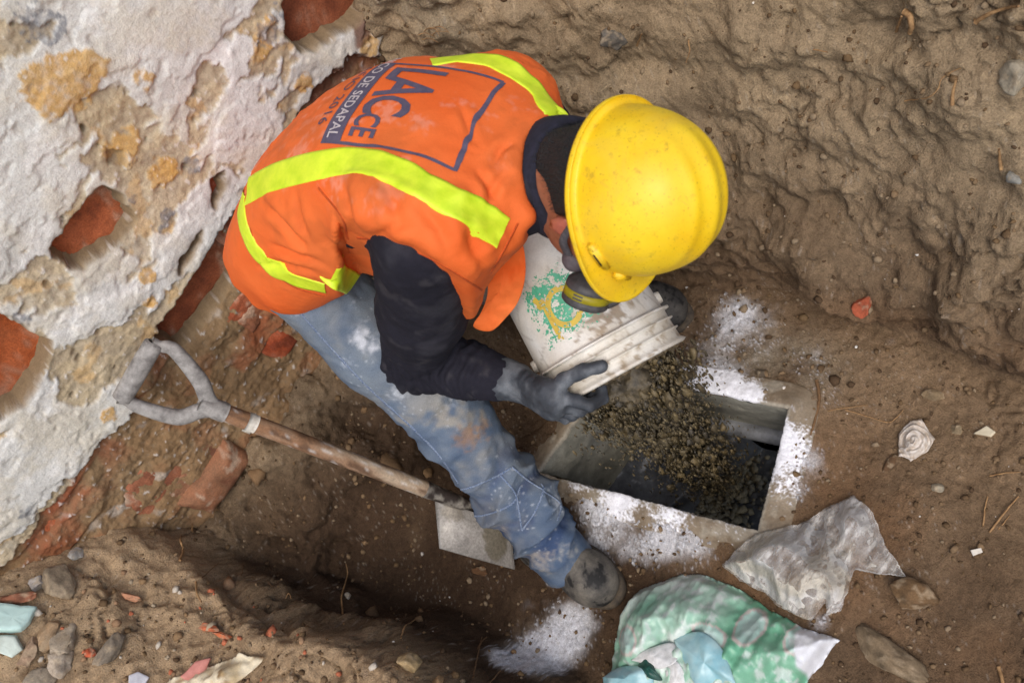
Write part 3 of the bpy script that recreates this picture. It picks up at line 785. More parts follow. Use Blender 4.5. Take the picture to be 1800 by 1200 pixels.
def leg_param(V, pts):
    best = np.full(len(V), 9.); tt = np.zeros(len(V)); acc = 0; tot = sum(np.linalg.norm(pts[i + 1] - pts[i]) for i in range(len(pts) - 1))
    for i in range(len(pts) - 1):
        d = pts[i + 1] - pts[i]; L = np.linalg.norm(d); t = np.clip((V - pts[i]) @ d / L ** 2, 0, 1)
        r = np.linalg.norm(V - pts[i] - t[:, None] * d, axis=1); m = r < best
        tt[m] = acc + (t * L)[m]; best[m] = r[m]; acc += L
    return tt / tot, best
tR, rR = leg_param(jv, [HIP_R, KN_R, AN_R]); tL, rL = leg_param(jv, [HIP_L, KN_L, AN_L])
onR = rR < rL; t = np.where(onR, tR, tL)
axl = np.where(onR[:, None], nrm(AN_R - KN_R)[None], nrm(AN_L - KN_L)[None])
h = (jv * axl).sum(1); side = jv - axl * h[:, None]
bunch = sst(0.50, 0.86, t) * (1 - 0.75 * sst(0.90, 0.97, t)); kneef = np.exp(-((t - 0.48) / 0.12) ** 2)
wv_ = fbm(np.concatenate([side * 7.0, (h * 15)[:, None]], 1)[:, [0, 1, 3]] * 1.0 + side[:, [2, 2, 2]] * 5, 1.0, 3, 900, ridged=True)
fold = 1 - 2 * np.abs(np.sin((h * 62 + 4.5 * fbm(jv, 6, 2, 905) + 1.5 * (side @ np.array([9., 4, 3]))) / 2)) ** 0.8 
disp = bunch * (0.0135 * fold + 0.014 * (wv_ - 0.3)) + kneef * (0.010 * (wv_ - 0.2) + 0.004 * fold) + 0.0040 * fbm(jv, 9, 3, 910) + 0.0022 * (fbm(jv + 0.02 * fbm(jv, 8, 2, 914)[:, None], 22, 3, 915, ridged=True) - 0.4) * 1.6
crotch = np.exp(-((t - 0.1) / 0.14) ** 2); disp += crotch * 0.007 * (fbm(jv, 13, 3, 918, ridged=True) - 0.4)
jv = jv + jn * disp[:, None]
nA, nB, nC = fbm(jv, 7, 4, 920), fbm(jv, 30, 4, 925), fbm(jv, 90, 3, 930)
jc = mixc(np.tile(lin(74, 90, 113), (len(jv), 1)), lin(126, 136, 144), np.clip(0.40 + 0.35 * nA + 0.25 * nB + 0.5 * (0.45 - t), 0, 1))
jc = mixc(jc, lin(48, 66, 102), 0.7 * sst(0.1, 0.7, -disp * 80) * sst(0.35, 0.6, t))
jc = mixc(jc, lin(140, 132, 116), 0.30 * sst(-0.2, 0.6, fbm(jv, 5, 5, 935) + 0.3 * nB))
jc = mixc(jc, lin(172, 160, 138), 0.55 * sst(0.05, 0.4, nA + 0.3 * nB) * kneef)
def spot(px, py, dist, r, V):
    c = Pd(px, py, dist); return np.exp(-((V - c) ** 2).sum(1) / (r * r))
_jb = BVHTree.FromPolygons([Vector(v) for v in jv], [tuple(f) for f in jf.tolist()])
def hit_on(b, px, py):
    h = b.ray_cast(Vector(CAM), Vector(ray(px, py)))
    return (np.array(h[0]), np.array(h[1])) if h[0] else (None, None)
for px, py, r, a, cl in ((630, 590, .028, .75, (226, 229, 236)), (655, 605, .026, .7, (226, 229, 236)), (610, 640, .025, .5, (205, 212, 222)), (700, 690, .03, .6, (220, 224, 230)), (820, 770, .032, 1.0, (150, 112, 76)), (850, 755, .03, .8, (160, 124, 86)), (790, 700, .03, .5, (205, 210, 216)), (1015, 930, .05, .4, (186, 192, 198)), (1000, 975, .05, .45, (176, 172, 162)), (950, 985, .04, .8, (170, 160, 145)), (985, 880, .03, .7, (205, 210, 216)), (870, 700, .04, .6, (176, 158, 130)), (880, 930, .03, .6, (165, 155, 140))):
    p, _ = hit_on(_jb, px, py)
    if p is None: continue
    g = a * np.exp(-((jv - p) ** 2).sum(1) / (r * r)); jc = mixc(jc, lin(*cl), np.clip(sst(0.2, 1.0, g + 0.5 * nC + 0.35 * nB) * sst(0.05, 0.4, g), 0, 1) * 0.6)
jc = mixc(jc, lin(196, 200, 204), 0.45 * sst(0.5, 0.75, fbm(jv, 230, 2, 940)) * sst(0.0, 0.4, nA + bunch * 0.3))
t_ = NT('worn denim'); _at = t_.n('ShaderNodeAttribute', attribute_name='Col')
_tw = t_.noise(900, 2, 0.5, stretch=(1, 1, 0.35)); _c = t_.mix(1.0, _at.outputs['Color'], t_.ramp(_tw, [(0.3, 0.78), (0.7, 1.18)]), 'MULTIPLY')
M_DENIM = t_.done(_c, 0.9, t_.bump(_tw, 0.5, 0.0006, t_.bump(t_.noise(60, 4), 0.4, 0.002)), Specular_IOR_Level=0.15)
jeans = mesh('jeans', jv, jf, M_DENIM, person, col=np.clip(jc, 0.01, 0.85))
_jb = BVHTree.FromPolygons([Vector(v) for v in jv], [tuple(f) for f in jf.tolist()])
def surf_line(bvh, pxs, n, lift):
    px = catmull(np.array([(*p, 0) for p in pxs], float), n)[:, :2]; P, Nn = [], []
    for a, b in px:
        p, nn = hit_on(bvh, a, b)
        if p is None: continue
        if P and np.linalg.norm(p - P[-1]) > 0.028:
            if len(P) > n // 2: break
            P, Nn = [], []
        P.append(p + nn * lift); Nn.append(nn)
    return np.array(P), np.array(Nn)
def ribbon(bvh, P, N, width, thick, name, mat, parent, col=None, across=5):
    """a strip lying on a surface: P centre line with normals N"""
    T = np.gradient(P, axis=0); T /= np.linalg.norm(T, axis=1)[:, None] + 1e-9
    for _ in range(6):
        N = N.copy(); N[1:-1] = (N[:-2] + 2 * N[1:-1] + N[2:]) / 4
    N /= np.linalg.norm(N, axis=1)[:, None]
    S_ = np.cross(N, T); S_ /= np.linalg.norm(S_, axis=1)[:, None] + 1e-9
    rows = []
    width = np.broadcast_to(width, len(P))
    for o in np.linspace(-0.5, 0.5, across):
        q = P + S_ * (o * width)[:, None]; r = []
        for k in range(len(q)):
            h = bvh.ray_cast(Vector(q[k] + N[k] * 0.05), Vector(-N[k]), 0.12)
            r.append(np.array(h[0]) + N[k] * thick if h[0] else q[k])
        rows.append(np.array(r))
    R = np.array(rows)                                  # across, n, 3
    for _ in range(2):
        R[:, 1:-1] = (R[:, :-2] + 2 * R[:, 1:-1] + R[:, 2:]) / 4
    lo0 = R[0] - N * thick * 2.2; lo1 = R[-1] - N * thick * 2.2
    R = np.concatenate([lo0[None], R, lo1[None]], 0)
    V = R.reshape(-1, 3); F = grid_faces(R.shape[0], R.shape[1])
    return mesh(name, V, F, mat, parent, col=None if col is None else np.tile(col, (len(V), 1)))
M_THREAD = simple_mat('denim seam thread', lin(150, 160, 172), lin(70, 90, 124), 300, 0.9)
for line in ([(530, 552), (590, 620), (652, 685), (718, 745), (772, 800), (806, 850)],
             [(800, 862), (830, 855), (870, 838), (898, 822)], [(812, 905), (850, 905), (900, 885), (915, 855)],
             [(880, 835), (905, 865), (912, 895), (917, 930)], [(900, 820), (930, 845), (955, 860)], [(917, 932), (940, 900), (955, 862), (952, 850)],
             [(955, 862), (985, 885), (980, 915)]):
    P, Nn = surf_line(_jb, line, 60, 0.001)
    if len(P) > 8: ribbon(_jb, P, Nn, 0.0045, 0.0016, 'seam', M_THREAD, jeans, across=3)

# ---- dark sweatshirt: sleeves, collar
def sdf_shirt(P):
    d = sdf_torso(P, -0.004); s, l, b = torso_coords(P)
    d = np.maximum(d, (0.02 - s) * TL)
    mR = SH_R * 0.45 + EL_R * 0.55 + XI * 0.008; fR = EL_R * 0.45 + WR_R * 0.55
    ar = chain(P, (SH_R, mR, EL_R, fR, WR_R + (WR_R - EL_R) * -0.12), (0.086, 0.081, 0.066, 0.055, 0.048), 0.03)
    al = chain(P, (SH_L, EL_L, WR_L), (0.085, 0.062, 0.048), 0.03)
    d = smin(d, smin(ar, al, 0.01), 0.02)
    return d
sv, sf = surface_nets(sdf_shirt, (-0.40, 0.72, 0.28), (0.62, 1.50, 1.20), 0.0055)
sn = vnormals(sv, sf)
ta, ra_ = leg_param(sv, [SH_R, EL_R, WR_R]); fx = nrm(WR_R - EL_R); hh = (sv - EL_R) @ fx
ring = sst(0.52, 0.64, ta) * sst(0.97, 0.90, ta)
sdisp = ring * 0.0055 * (0.6 + 0.9 * fbm(sv, 12, 2, 951)) * np.sin(hh * 270 + 6.0 * fbm(sv, 10, 2, 950)) + 0.004 * (fbm(sv, 10, 3, 955, ridged=True) - 0.4) + 0.0025 * fbm(sv, 24, 3, 958)
elb = np.exp(-((sv - EL_R) ** 2).sum(1) / 0.09 ** 2); sdisp += elb * 0.006 * (fbm(sv * np.array([1., 1, 2.2]), 12, 3, 960, ridged=True) - 0.4)
sv = sv + sn * sdisp[:, None]
shc = mixc(np.tile(lin(36, 35, 43), (len(sv), 1)), lin(62, 61, 67), 0.6 * sst(0.0, 0.5, fbm(sv, 9, 4, 965)))
shc = mixc(shc, lin(96, 92, 92), 0.2 * sst(0.22, 0.5, fbm(sv, 26, 4, 968) * 0.8 + 0.35 * np.exp(-((sv - Pd(692, 530, 1.62)) ** 2).sum(1) / 0.05 ** 2)))
M_KNIT = attr_mat('dark knit sweatshirt', 0.92, 0.22, 500, 0.0006, 0.5, 60, spec=0.15)
shirt = mesh('sweatshirt', sv, sf, M_KNIT, person, col=shc)
# ribbed collar standing round the neck
ncen = torso_pt(1.05, 0.0, -0.015); nax = nrm(NECK_TOP - torso_pt(0.98, 0, -0.01))
M_COLLAR = simple_mat('navy collar knit', lin(40, 40, 56), lin(26, 26, 36), 90, 0.9)
prof = [(0.092, -0.035), (0.101, -0.016), (0.100, 0.006), (0.095, 0.026), (0.088, 0.034), (0.081, 0.028), (0.078, 0.0), (0.074, -0.03)]
V, F = lathe(prof, ncen, nax, 64)
V += vnormals(V, F) * (0.004 * fbm(V, 14, 3, 970))[:, None]
mesh('collar', V, F, M_COLLAR, shirt)

# ---- orange vest
TUN_D = nrm(EL_R - SH_R)
AHA, AHB = Pd(616, 446, 1.62), Pd(852, 552, 1.52)       # ends of the right armhole
AHN = np.cross(nrm(AHB - AHA), nrm(ray(735, 480) + 0.25 * YI)); AHN = nrm(AHN if AHN @ YI > 0 else -AHN)
def sdf_vest(P):
    s, l, b = torso_coords(P)
    f = sdf_torso(P, 0.014, 2.5)
    yoke = sdf_cone(P, torso_pt(0.74, -0.165, -0.01), torso_pt(0.80, 0.165, -0.015), 0.094, 0.090)
    f = smin(f, yoke, 0.06)
    cap = sdf_cone(P, SH_R, SH_R + (EL_R - SH_R) * 0.42, 0.104, 0.102, flat=TS, k=1.2)
    f = smin(f, cap, 0.05)
    f = smin(f, sdf_cone(P, torso_pt(0.08, -0.105, -0.060), torso_pt(0.42, -0.120, -0.075), 0.074, 0.082), 0.05)
    hem = -0.125 + 0.05 * l / 0.17 - 0.03 * (b / 0.12)
    f = smax(f, (hem - s) * TL, 0.012)
    f = smax(f, (s - 1.035 - 1.9 * np.minimum(b + 0.0, 0)) * TL, 0.014)
    f = smax(f, -sdf_cone(P, ncen - BB * 0.055 - nax * 0.05, ncen - BB * 0.055 + nax * 0.2, 0.090, 0.10), 0.010)
    f = smax(f, -sdf_cone(P, ncen - nax * 0.06, ncen + nax * 0.2, 0.093, 0.108), 0.010)
    # arm openings
    d = nrm(EL_L - SH_L); a = SH_L + d * 0.075 + LL * 0.012
    f = smax(f, -sdf_cone(P, a, a + d * 0.3, 0.094, 0.12, flat=TS, k=1.35), 0.007)
    tun = np.maximum(sdf_cone(P, SH_R - (EL_R - SH_R) * 0.3, EL_R, 0.132, 0.14, flat=TS, k=1.05), -(P - AHA) @ AHN)
    f = smax(f, -tun, 0.012)
    return f
vv, vf = surface_nets(sdf_vest, (-0.45, 0.62, 0.50), (0.66, 1.72, 1.24), 0.0052)
vn = vnormals(vv, vf)
s_, l_, b_ = torso_coords(vv)
# creases: from the armpit, the neck, across the waist
r1 = vv - torso_pt(0.75, -0.17, -0.02); ang = np.arctan2(r1 @ BB, r1 @ TS); rad1 = np.linalg.norm(r1, axis=1)
r2 = vv - torso_pt(0.98, -0.07, 0.03); ang2 = np.arctan2(r2 @ LL, -(r2 @ TS)); rad2 = np.linalg.norm(r2, axis=1)
fold = np.exp(-(rad1 / 0.16) ** 2) * np.sin(ang * 9 + 4 * fbm(vv, 5, 2, 980)) * 0.006
fold += np.exp(-(rad2 / 0.14) ** 2) * np.sin(ang2 * 8 + 3 * fbm(vv, 6, 2, 981)) * 0.0035 * sst(0.02, 0.06, rad2)
waist = sst(0.25, 0.0, s_); fold += waist * 0.012 * (fbm(np.stack([l_ * 0.8 + s_ * 0.4, b_, s_ * 0.9], 1), 15, 3, 984, ridged=True) - 0.4) * sst(0.02, -0.08, b_ - 0.06)
cz = fbm(np.stack([l_ * 1.0 + s_ * 0.25, b_ * 1.0, s_ * 0.33], 1) + 0.03 * fbm(vv, 5, 2, 991)[:, None], 15, 3, 993, ridged=True)
fold += 0.0110 * np.maximum(0, cz - 0.15) * sst(-0.3, 0.3, fbm(vv, 4, 2, 995))
fold += 0.0045 * (fbm(vv + 0.05 * fbm(vv, 4, 2, 986)[:, None], 7, 3, 985, ridged=True) - 0.4) + 0.0035 * fbm(vv, 4.5, 3, 987)
hemz = np.abs(s_ - (-0.125 + 0.05 * l_ / 0.17 - 0.03 * b_ / 0.12)) * TL
fold += np.exp(-(hemz / 0.03) ** 2) * 0.007 * np.sin(np.arctan2(b_, l_) * 14 + 3 * fbm(vv, 6, 2, 988))
_vb0 = BVHTree.FromPolygons([Vector(v) for v in vv], [tuple(f) for f in vf.tolist()])
crease = np.zeros(len(vv))
for line, dp, wd_ in (([(812, 190), (820, 215), (832, 250)], .004, .010), ([(837, 300), (855, 325), (876, 356)], .006, .012), ([(890, 300), (868, 330), (852, 372)], .005, .012),
                      ([(677, 325), (690, 355), (704, 392)], .006, .014), ([(606, 325), (614, 360), (622, 402)], .006, .014), ([(462, 355), (500, 392), (548, 440)], .008, .016),
                      ([(520, 340), (530, 385), (548, 425)], .006, .014), ([(480, 430), (520, 446), (570, 462)], .008, .014), ([(455, 470), (500, 462), (560, 474)], .006, .013),
                      ([(740, 365), (770, 400), (790, 450)], .006, .014), ([(820, 395), (830, 430), (852, 480)], .006, .013), ([(655, 420), (690, 400), (730, 392)], .005, .013), ([(900, 250), (880, 265), (868, 290)], .006, .011), ([(580, 420), (600, 440), (612, 470)], .007, .013)):
    C_ = np.array([p for p in (hit_on(_vb0, *q)[0] for q in catmull(np.array([(*q, 0) for q in line], float), 24)[:, :2]) if p is not None])
    if len(C_) < 6: continue
    d2_ = ((vv[:, None, :] - C_[None]) ** 2).sum(2) if len(vv) < 1 else None
    near = np.linalg.norm(vv - C_.mean(0), axis=1) < np.linalg.norm(C_ - C_.mean(0), axis=1).max() + 0.06
    idx = np.nonzero(near)[0]; dm = np.sqrt(((vv[idx][:, None, :] - C_[None]) ** 2).sum(2)); j_ = dm.argmin(1); dm = dm.min(1)
    fade = np.sin(np.pi * np.clip((j_ + 0.5) / len(C_), 0, 1)) ** 0.7
    crease[idx] += fade * dp * (-1.0 * np.exp(-(dm / (wd_ * 0.5)) ** 2) + 0.75 * np.exp(-((dm - wd_ * 1.3) / (wd_ * 0.9)) ** 2))
fold *= 1 - 0.75 * sst(0.17, 0.13, np.abs(l_)) * sst(0.25, 0.4, s_) * sst(0.0, 0.05, b_)
fold *= 0.25 + 0.75 * sst(0.0, 0.06, -((vv - AHA) @ AHN)) 
fold += crease
vv = vv + vn * fold[:, None]
nA, nB, nC = fbm(vv, 6, 4, 990), fbm(vv, 26, 4, 992), fbm(vv, 90, 3, 994)
vc = mixc(np.tile(lin(234, 117, 56), (len(vv), 1)), lin(224, 96, 36), np.clip(0.5 + 0.7 * nA, 0, 1))
ridge_d = sst(0.55, 0.9, vn @ BB) * sst(0.2, 0.5, fbm(np.stack([l_ * 3, s_ * 0.8, b_], 1), 9, 4, 996) * 1.2 + nC * 0.3)
M_VEST_DUST = lin(240, 214, 200)
vc = mixc(vc, M_VEST_DUST, 0.18 * ridge_d * sst(-0.2, 0.3, nC + nB))
vc = mixc(vc, lin(190, 92, 40), 0.45 * sst(0.15, 0.5, -nA + 0.4 * nB))
t_ = NT('orange vest cloth'); _at = t_.n('ShaderNodeAttribute', attribute_name='Col')
_tw = t_.noise(1100, 2, 0.5); _c = t_.mix(1.0, _at.outputs['Color'], t_.ramp(_tw, [(0.3, 0.92), (0.7, 1.06)]), 'MULTIPLY')
M_VEST = t_.done(_c, 0.72, t_.bump(_tw, 0.35, 0.0005, t_.bump(t_.noise(28, 5, 0.55, dist=0.6), 0.35, 0.006)), Specular_IOR_Level=0.25)
vest = mesh('vest', vv, vf, M_VEST, person, col=np.clip(vc, 0.01, 0.85))
VB = BVHTree.FromPolygons([Vector(v) for v in vv], [tuple(f) for f in vf.tolist()])
t_ = NT('lime yellow reflective tape'); _n = t_.noise(35, 5, 0.6); _f = t_.noise(700, 2)
M_TAPE = t_.done(t_.ramp(_n, [(0.3, lin(196, 224, 30)), (0.75, lin(232, 246, 60))]), 0.5, t_.bump(_n, 0.4, 0.003, t_.bump(_f, 0.3, 0.0004)), Specular_IOR_Level=0.5)
for line, w in (([(436, 336), (480, 312), (560, 290), (632, 284), (690, 300), (760, 336), (830, 374), (884, 410)], 0.052),
                ([(758, 110), (815, 103), (870, 110), (915, 135), (952, 168), (975, 205), (981, 234)], 0.045),
                ([(446, 292), (432, 325), (424, 370), (436, 420), (462, 455), (505, 485), (572, 507)], 0.044),
                ([(585, 484), (610, 494), (640, 512), (660, 522)], 0.046)):
    P, Nn = surf_line(VB, line, 90, 0.0)
    if len(P) > 20: ribbon(VB, P, Nn, w, 0.0022, 'reflective_stripe', M_TAPE, vest, across=11)

M_SEAM = simple_mat('orange seam', lin(206, 84, 26), lin(176, 70, 22), 200, 0.85)
for line in ([(628, 418), (680, 424), (735, 444), (795, 476), (850, 512)], [(440, 400), (452, 440), (480, 478), (520, 505), (570, 520)], [(910, 392), (896, 420), (880, 450), (862, 480)], [(560, 330), (600, 380), (612, 420)]):
    P, Nn = surf_line(VB, line, 70, 0.0)
    if len(P) > 20: ribbon(VB, P, Nn, 0.0035, 0.0012, 'seam', M_SEAM, vest, across=3)
# print on the back: frame, bar, lettering, all lying on the cloth
M_NAVY = simple_mat('navy print', lin(92, 84, 102), lin(72, 66, 86), 60, 0.75, lo=0.25, hi=0.6)
M_WPRINT = simple_mat('white print', lin(216, 206, 204), lin(180, 170, 172), 60, 0.75)
def ls_of(px, py):
    p, _ = hit_on(VB, px, py); s, l, b = torso_coords(p[None]); return np.array([l[0], s[0] * TL])
_TR, _BR, _TLc = ls_of(800, 300), ls_of(565, 250), ls_of(885, 146)
_BL = _TLc + _BR - _TR
EU, EV = _BR - _BL, _TLc - _BL
BW, BH = np.linalg.norm(EU), np.linalg.norm(EV)
def on_back(uv, lift=0.0012):
    out = []
    for u_, v_ in uv:
        ls = _BL + EU * u_ + EV * v_; o = torso_pt(ls[1] / TL, ls[0], 0) + BB * 0.35
        h = VB.ray_cast(Vector(o), Vector(-BB), 0.6)
        out.append(np.array(h[0]) + np.array(h[1]) * lift if h[0] else o - BB * 0.5)
    return np.array(out)
def print_strip(a, b, w, name, mat, n=60, m=4, lift=0.0012):
    a, b = np.array(a) * [BW, BH], np.array(b) * [BW, BH]; d = nrm(b - a); nn = np.array([-d[1], d[0]])
    uv = np.array([(a + (b - a) * t + nn * o) / [BW, BH] for o in np.linspace(-w / 2, w / 2, m) for t in np.linspace(0, 1, n)])
    return on_back(uv, lift), grid_faces(m, n)
V, F = merge([(v, f.tolist()) for v, f in (print_strip((1, 0.0), (1, 1), 0.006, '', 0), print_strip((0, 1), (1.008, 1), 0.006, '', 0), print_strip((0, 0), (0, 1), 0.006, '', 0))])
mesh('print_frame', V, F, M_NAVY, vest)
V, F = print_strip((0, 0.085), (1.006, 0.085), 0.17 * BH, '', 0, 90, 12); mesh('print_bar', V, F, M_NAVY, vest)
def lettering(name, text, u0, v0, hgt, wid, mat, lift=0.0014, bold=0.0, align='LEFT'):
    cu = bpy.data.curves.new(name, 'FONT'); cu.body = text; cu.size = 1.0; cu.offset = bold; cu.resolution_u = 3; cu.align_x = align
    ob = bpy.data.objects.new(name, cu); COL.objects.link(ob); dg = bpy.context.evaluated_depsgraph_get()
    me = ob.evaluated_get(dg).to_mesh(); bm = bmesh.new(); bm.from_mesh(me); bpy.data.objects.remove(ob)
    bmesh.ops.triangulate(bm, faces=bm.faces[:])
    for _ in range(4):
        e = [x for x in bm.edges if x.calc_length() > 0.14]
        if not e: break
        bmesh.ops.subdivide_edges(bm, edges=e, cuts=1); bmesh.ops.triangulate(bm, faces=[f for f in bm.faces if len(f.verts) > 3])
    X = np.array([v.co[:2] for v in bm.verts]); F = [[v.index for v in f.verts] for f in bm.faces]; bm.free()
    uv = np.stack([u0 + X[:, 0] * wid / BW, v0 + X[:, 1] * hgt / 0.70 / BH], 1)
    return mesh(name, on_back(uv, lift), F, mat, vest)
lettering('print_letter', 'L', 0.05, 0.23, 0.42 * BH, 0.090, M_NAVY, bold=0.02)
lettering('print_letter', 'A', 0.21, 0.23, 0.42 * BH, 0.088, M_NAVY, bold=0.02)
lettering('print_letter', 'C', 0.455, 0.23, 0.35 * BH, 0.078, M_NAVY, bold=0.02)
lettering('print_letter', 'C', 0.69, 0.225, 0.20 * BH, 0.046, M_NAVY, bold=0.02)
lettering('print_letter', 'E', 0.835, 0.225, 0.20 * BH, 0.044, M_NAVY, bold=0.02)
lettering('print_words', 'NICO DE SEDAPAL', 0.965, 0.045, 0.085 * BH, 0.0285, M_WPRINT, 0.0022, 0.01, 'RIGHT')
lettering('print_words', 'AÑO 2016', 0.82, -0.145, 0.10 * BH, 0.040, M_NAVY, 0.0014, 0.0, 'RIGHT')

# hanging right front of the vest below the armpit
def cloth_panel(name, pxs, dist, mat, parent, seed, thick=0.004, wav=0.012):
    c = np.array([(*p, d) for p, d in zip(pxs, dist)], float); per = catmull(np.vstack([c, c[:1]]), 90)[:-1]; cen = per.mean(0); R = []
    for s in np.linspace(0.0, 1, 20):
        q = cen + (per - cen) * s; P = np.array([Pd(*w_) for w_ in q]); P += np.outer(wav * fbm(P * [1, 1, 1], 16, 3, seed, ridged=True), ray(880, 520)); R.append(P)
    V = np.vstack(R); F = grid_faces(20, 89, closed_v=True); off = len(V); V2 = np.vstack([V, V + ray(880, 520) * thick]); a = np.arange(19 * 89, 20 * 89); b = np.roll(a, -1)
    FF = np.vstack([F, F[:, ::-1] + off, np.stack([b, a, a + off, b + off], 1)])
    return mesh(name, V2, FF, mat, parent, col=mixc(np.tile(lin(230, 98, 34), (len(V2), 1)), lin(240, 122, 58), np.clip(0.5 + fbm(V2, 9, 3, seed), 0, 1)))
cloth_panel('vest_front', [(895, 415), (918, 425), (924, 480), (912, 528), (888, 560), (862, 582), (832, 574), (846, 548), (856, 520), (862, 470)], [1.56, 1.56, 1.60, 1.66, 1.69, 1.71, 1.71, 1.68, 1.64, 1.60], M_VEST, vest, 999)

# ---- helmet
t_ = NT('scuffed yellow plastic'); _n = t_.noise(16, 5, 0.6); _d = t_.noise(70, 5, 0.7); _f = t_.noise(260, 3, 0.6)
_c = t_.ramp(_n, [(0.3, lin(236, 188, 16)), (0.7, lin(246, 208, 34))])
_c = t_.mix(t_.math('MULTIPLY', t_.ramp(_d, [(0.57, 0.0), (0.72, 1.0)]), 0.5), _c, tuple(lin(150, 112, 40)))
_c = t_.mix(t_.math('MULTIPLY', t_.ramp(_f, [(0.62, 0.0), (0.70, 1.0)]), 0.5), _c, tuple(lin(120, 88, 30)))
_g = t_.noise(9, 6, 0.7, dist=0.8); _c = t_.mix(t_.math('MULTIPLY', t_.ramp(_g, [(0.48, 0.0), (0.72, 1.0)]), 0.34), _c, tuple(lin(206, 176, 84)))
_sc = t_.noise(60, 4, 0.6, stretch=(1.0, 0.12, 0.3)); _c = t_.mix(t_.math('MULTIPLY', t_.ramp(_sc, [(0.66, 0.0), (0.72, 1.0)]), 0.35), _c, tuple(lin(196, 160, 60)))
M_HELM = t_.done(_c, t_.ramp(_g, [(0.35, 0.40), (0.7, 0.62)]), t_.bump(_d, 0.15, 0.0006), Specular_IOR_Level=0.5)
def dome_pt(th, ph, grow=0.0):
    """th around (0 = front), ph 0 at the brim .. pi/2 at the crown"""
    af, ar, hh = 0.126 + grow, 0.114 + grow, 0.150 + grow
    c = np.cos(ph); ex = 0.92
    x = af * np.abs(c) ** ex * np.cos(th) - 0.005; y = ar * np.abs(c) ** ex * np.sin(th); z = hh * np.sin(ph) ** 0.95
    up = sst(0.25, 0.75, z / hh)
    for y0, w, a in ((0.0, 0.014, 0.0050), (0.036, 0.009, 0.0026), (-0.036, 0.009, 0.0026)):
        z = z + a * np.exp(-((y - y0) / w) ** 2) * up * sst(0.125, 0.075, np.abs(x))
    return x, y, z
nt, npz = 128, 60
TH, PHg = np.meshgrid(np.linspace(0, 2 * np.pi, nt, endpoint=False), np.linspace(0.0, np.pi / 2 - 0.002, npz), indexing='ij')
def to_world(x, y, z): return HC + np.outer(x, HF) + np.outer(y, HR) + np.outer(z, HA)
rows = []
for k in range(npz): rows.append(np.stack(dome_pt(TH[:, k], PHg[:, k]), 1))
inner = [np.stack(dome_pt(TH[:, 0], np.full(nt, p), -0.004), 1) for p in (1.5, 1.2, 0.9, 0.6, 0.3, 0.0)]
brim_w = 0.011 + 0.034 * np.clip(np.cos(TH[:, 0]), 0, 1) ** 3 + 0.002
dirs = np.stack([np.cos(TH[:, 0]), np.sin(TH[:, 0])], 1)
b0 = rows[0]
def brim(o, z, drop=0.012):
    q = b0.copy(); q[:, :2] += dirs * (brim_w * o)[:, None]; q[:, 2] = z - drop * (o ** 2) * np.clip(np.cos(TH[:, 0]), 0, 1) ** 2
    return q
shell = [brim(0.0, -0.003)] if False else []
shell = inner + [brim(0.05, -0.006), brim(0.5, -0.0075), brim(0.93, -0.009), brim(1.0, -0.006), brim(1.0, -0.0005), brim(0.93, 0.001), brim(0.84, -0.002), brim(0.5, -0.001), brim(0.12, 0.001)] + [r + [0, 0, 0.003] for r in rows]
R = np.array(shell); V = to_world(*R.reshape(-1, 3).T)
F = grid_faces(R.shape[0], nt, closed_v=True)
helmet = mesh('hard_hat', V, F, M_HELM, person)
# crown cap vertex ring is closed by a tiny disc
HBV = BVHTree.FromPolygons([Vector(v) for v in V], [tuple(f) for f in F.tolist()])
def helm_box(name, th, z0, w, h, out, mat, tilt=0.0):
    """a low block standing out of the dome side"""
    bm = bmesh.new(); bmesh.ops.create_cube(bm, size=1.0)
    bmesh.ops.bevel(bm, geom=bm.edges[:], offset=0.16, segments=2, affect='EDGES')
    x, y, z = dome_pt(np.array([th]), np.array([math.asin(min(0.99, z0 / 0.15))])); c = to_world(x, y, z)[0]
    n = nrm(HF * math.cos(th) + HR * math.sin(th)); tgt = nrm(np.cross(HA, n)); up = nrm(HA * math.cos(tilt) + tgt * math.sin(tilt)); tg2 = np.cross(up, n)
    V = np.array([c + tg2 * v.co.x * w + up * v.co.y * h + n * (v.co.z * out) for v in bm.verts]); F = [[v.index for v in f.verts] for f in bm.faces]
    bm.free(); return mesh(name, V, F, mat, helmet)
M_SLOT = simple_mat('dark slot', lin(70, 56, 20), rough=0.8)
helm_box('accessory_slot', 0.98, 0.014, 0.052, 0.016, 0.014, M_HELM)
helm_box('slot_opening', 0.98, 0.016, 0.036, 0.005, 0.0165, M_SLOT)
helm_box('accessory_slot', 0.42, 0.012, 0.034, 0.012, 0.014, M_HELM)
helm_box('accessory_slot', -0.98, 0.014, 0.052, 0.016, 0.014, M_HELM)
helm_box('slot_opening', -0.98, 0.016, 0.036, 0.005, 0.0165, M_SLOT)

# ---- hair: cropped cap below the helmet plus short strands
M_HAIR = simple_mat('short black hair', lin(40, 42, 43), lin(17, 18, 19), 220, 0.6, 0.002, 0.8, spec=0.4)
def sdf_hair(P):
    q = P - HC; X = np.stack([q @ HF, q @ HR, q @ HA], 1)
    d = sdf_ell(X, np.array([0.000, 0, HB + 0.018]), np.eye(3), (0.106, 0.0835, 0.118))
    d = smin(d, sdf_cone(P, NECK_TOP - HF * 0.012 + HA * 0.02, NECK_TOP - HF * 0.014 - HA * 0.022, 0.062, 0.054), 0.02)
    cut = X[:, 2] - 0.03
    d = np.maximum(d, cut)
    d = np.maximum(d, X[:, 0] - 0.022 + 0.35 * (np.abs(X[:, 1]) - 0.06))
    d = np.maximum(d, (HB - 0.100 - 0.15 * (X[:, 0] + 0.08)) - X[:, 2])
    return d
hv, hf = surface_nets(sdf_hair, HC - 0.2, HC + 0.2, 0.004)
hair = mesh('hair', hv, hf, M_HAIR, person)
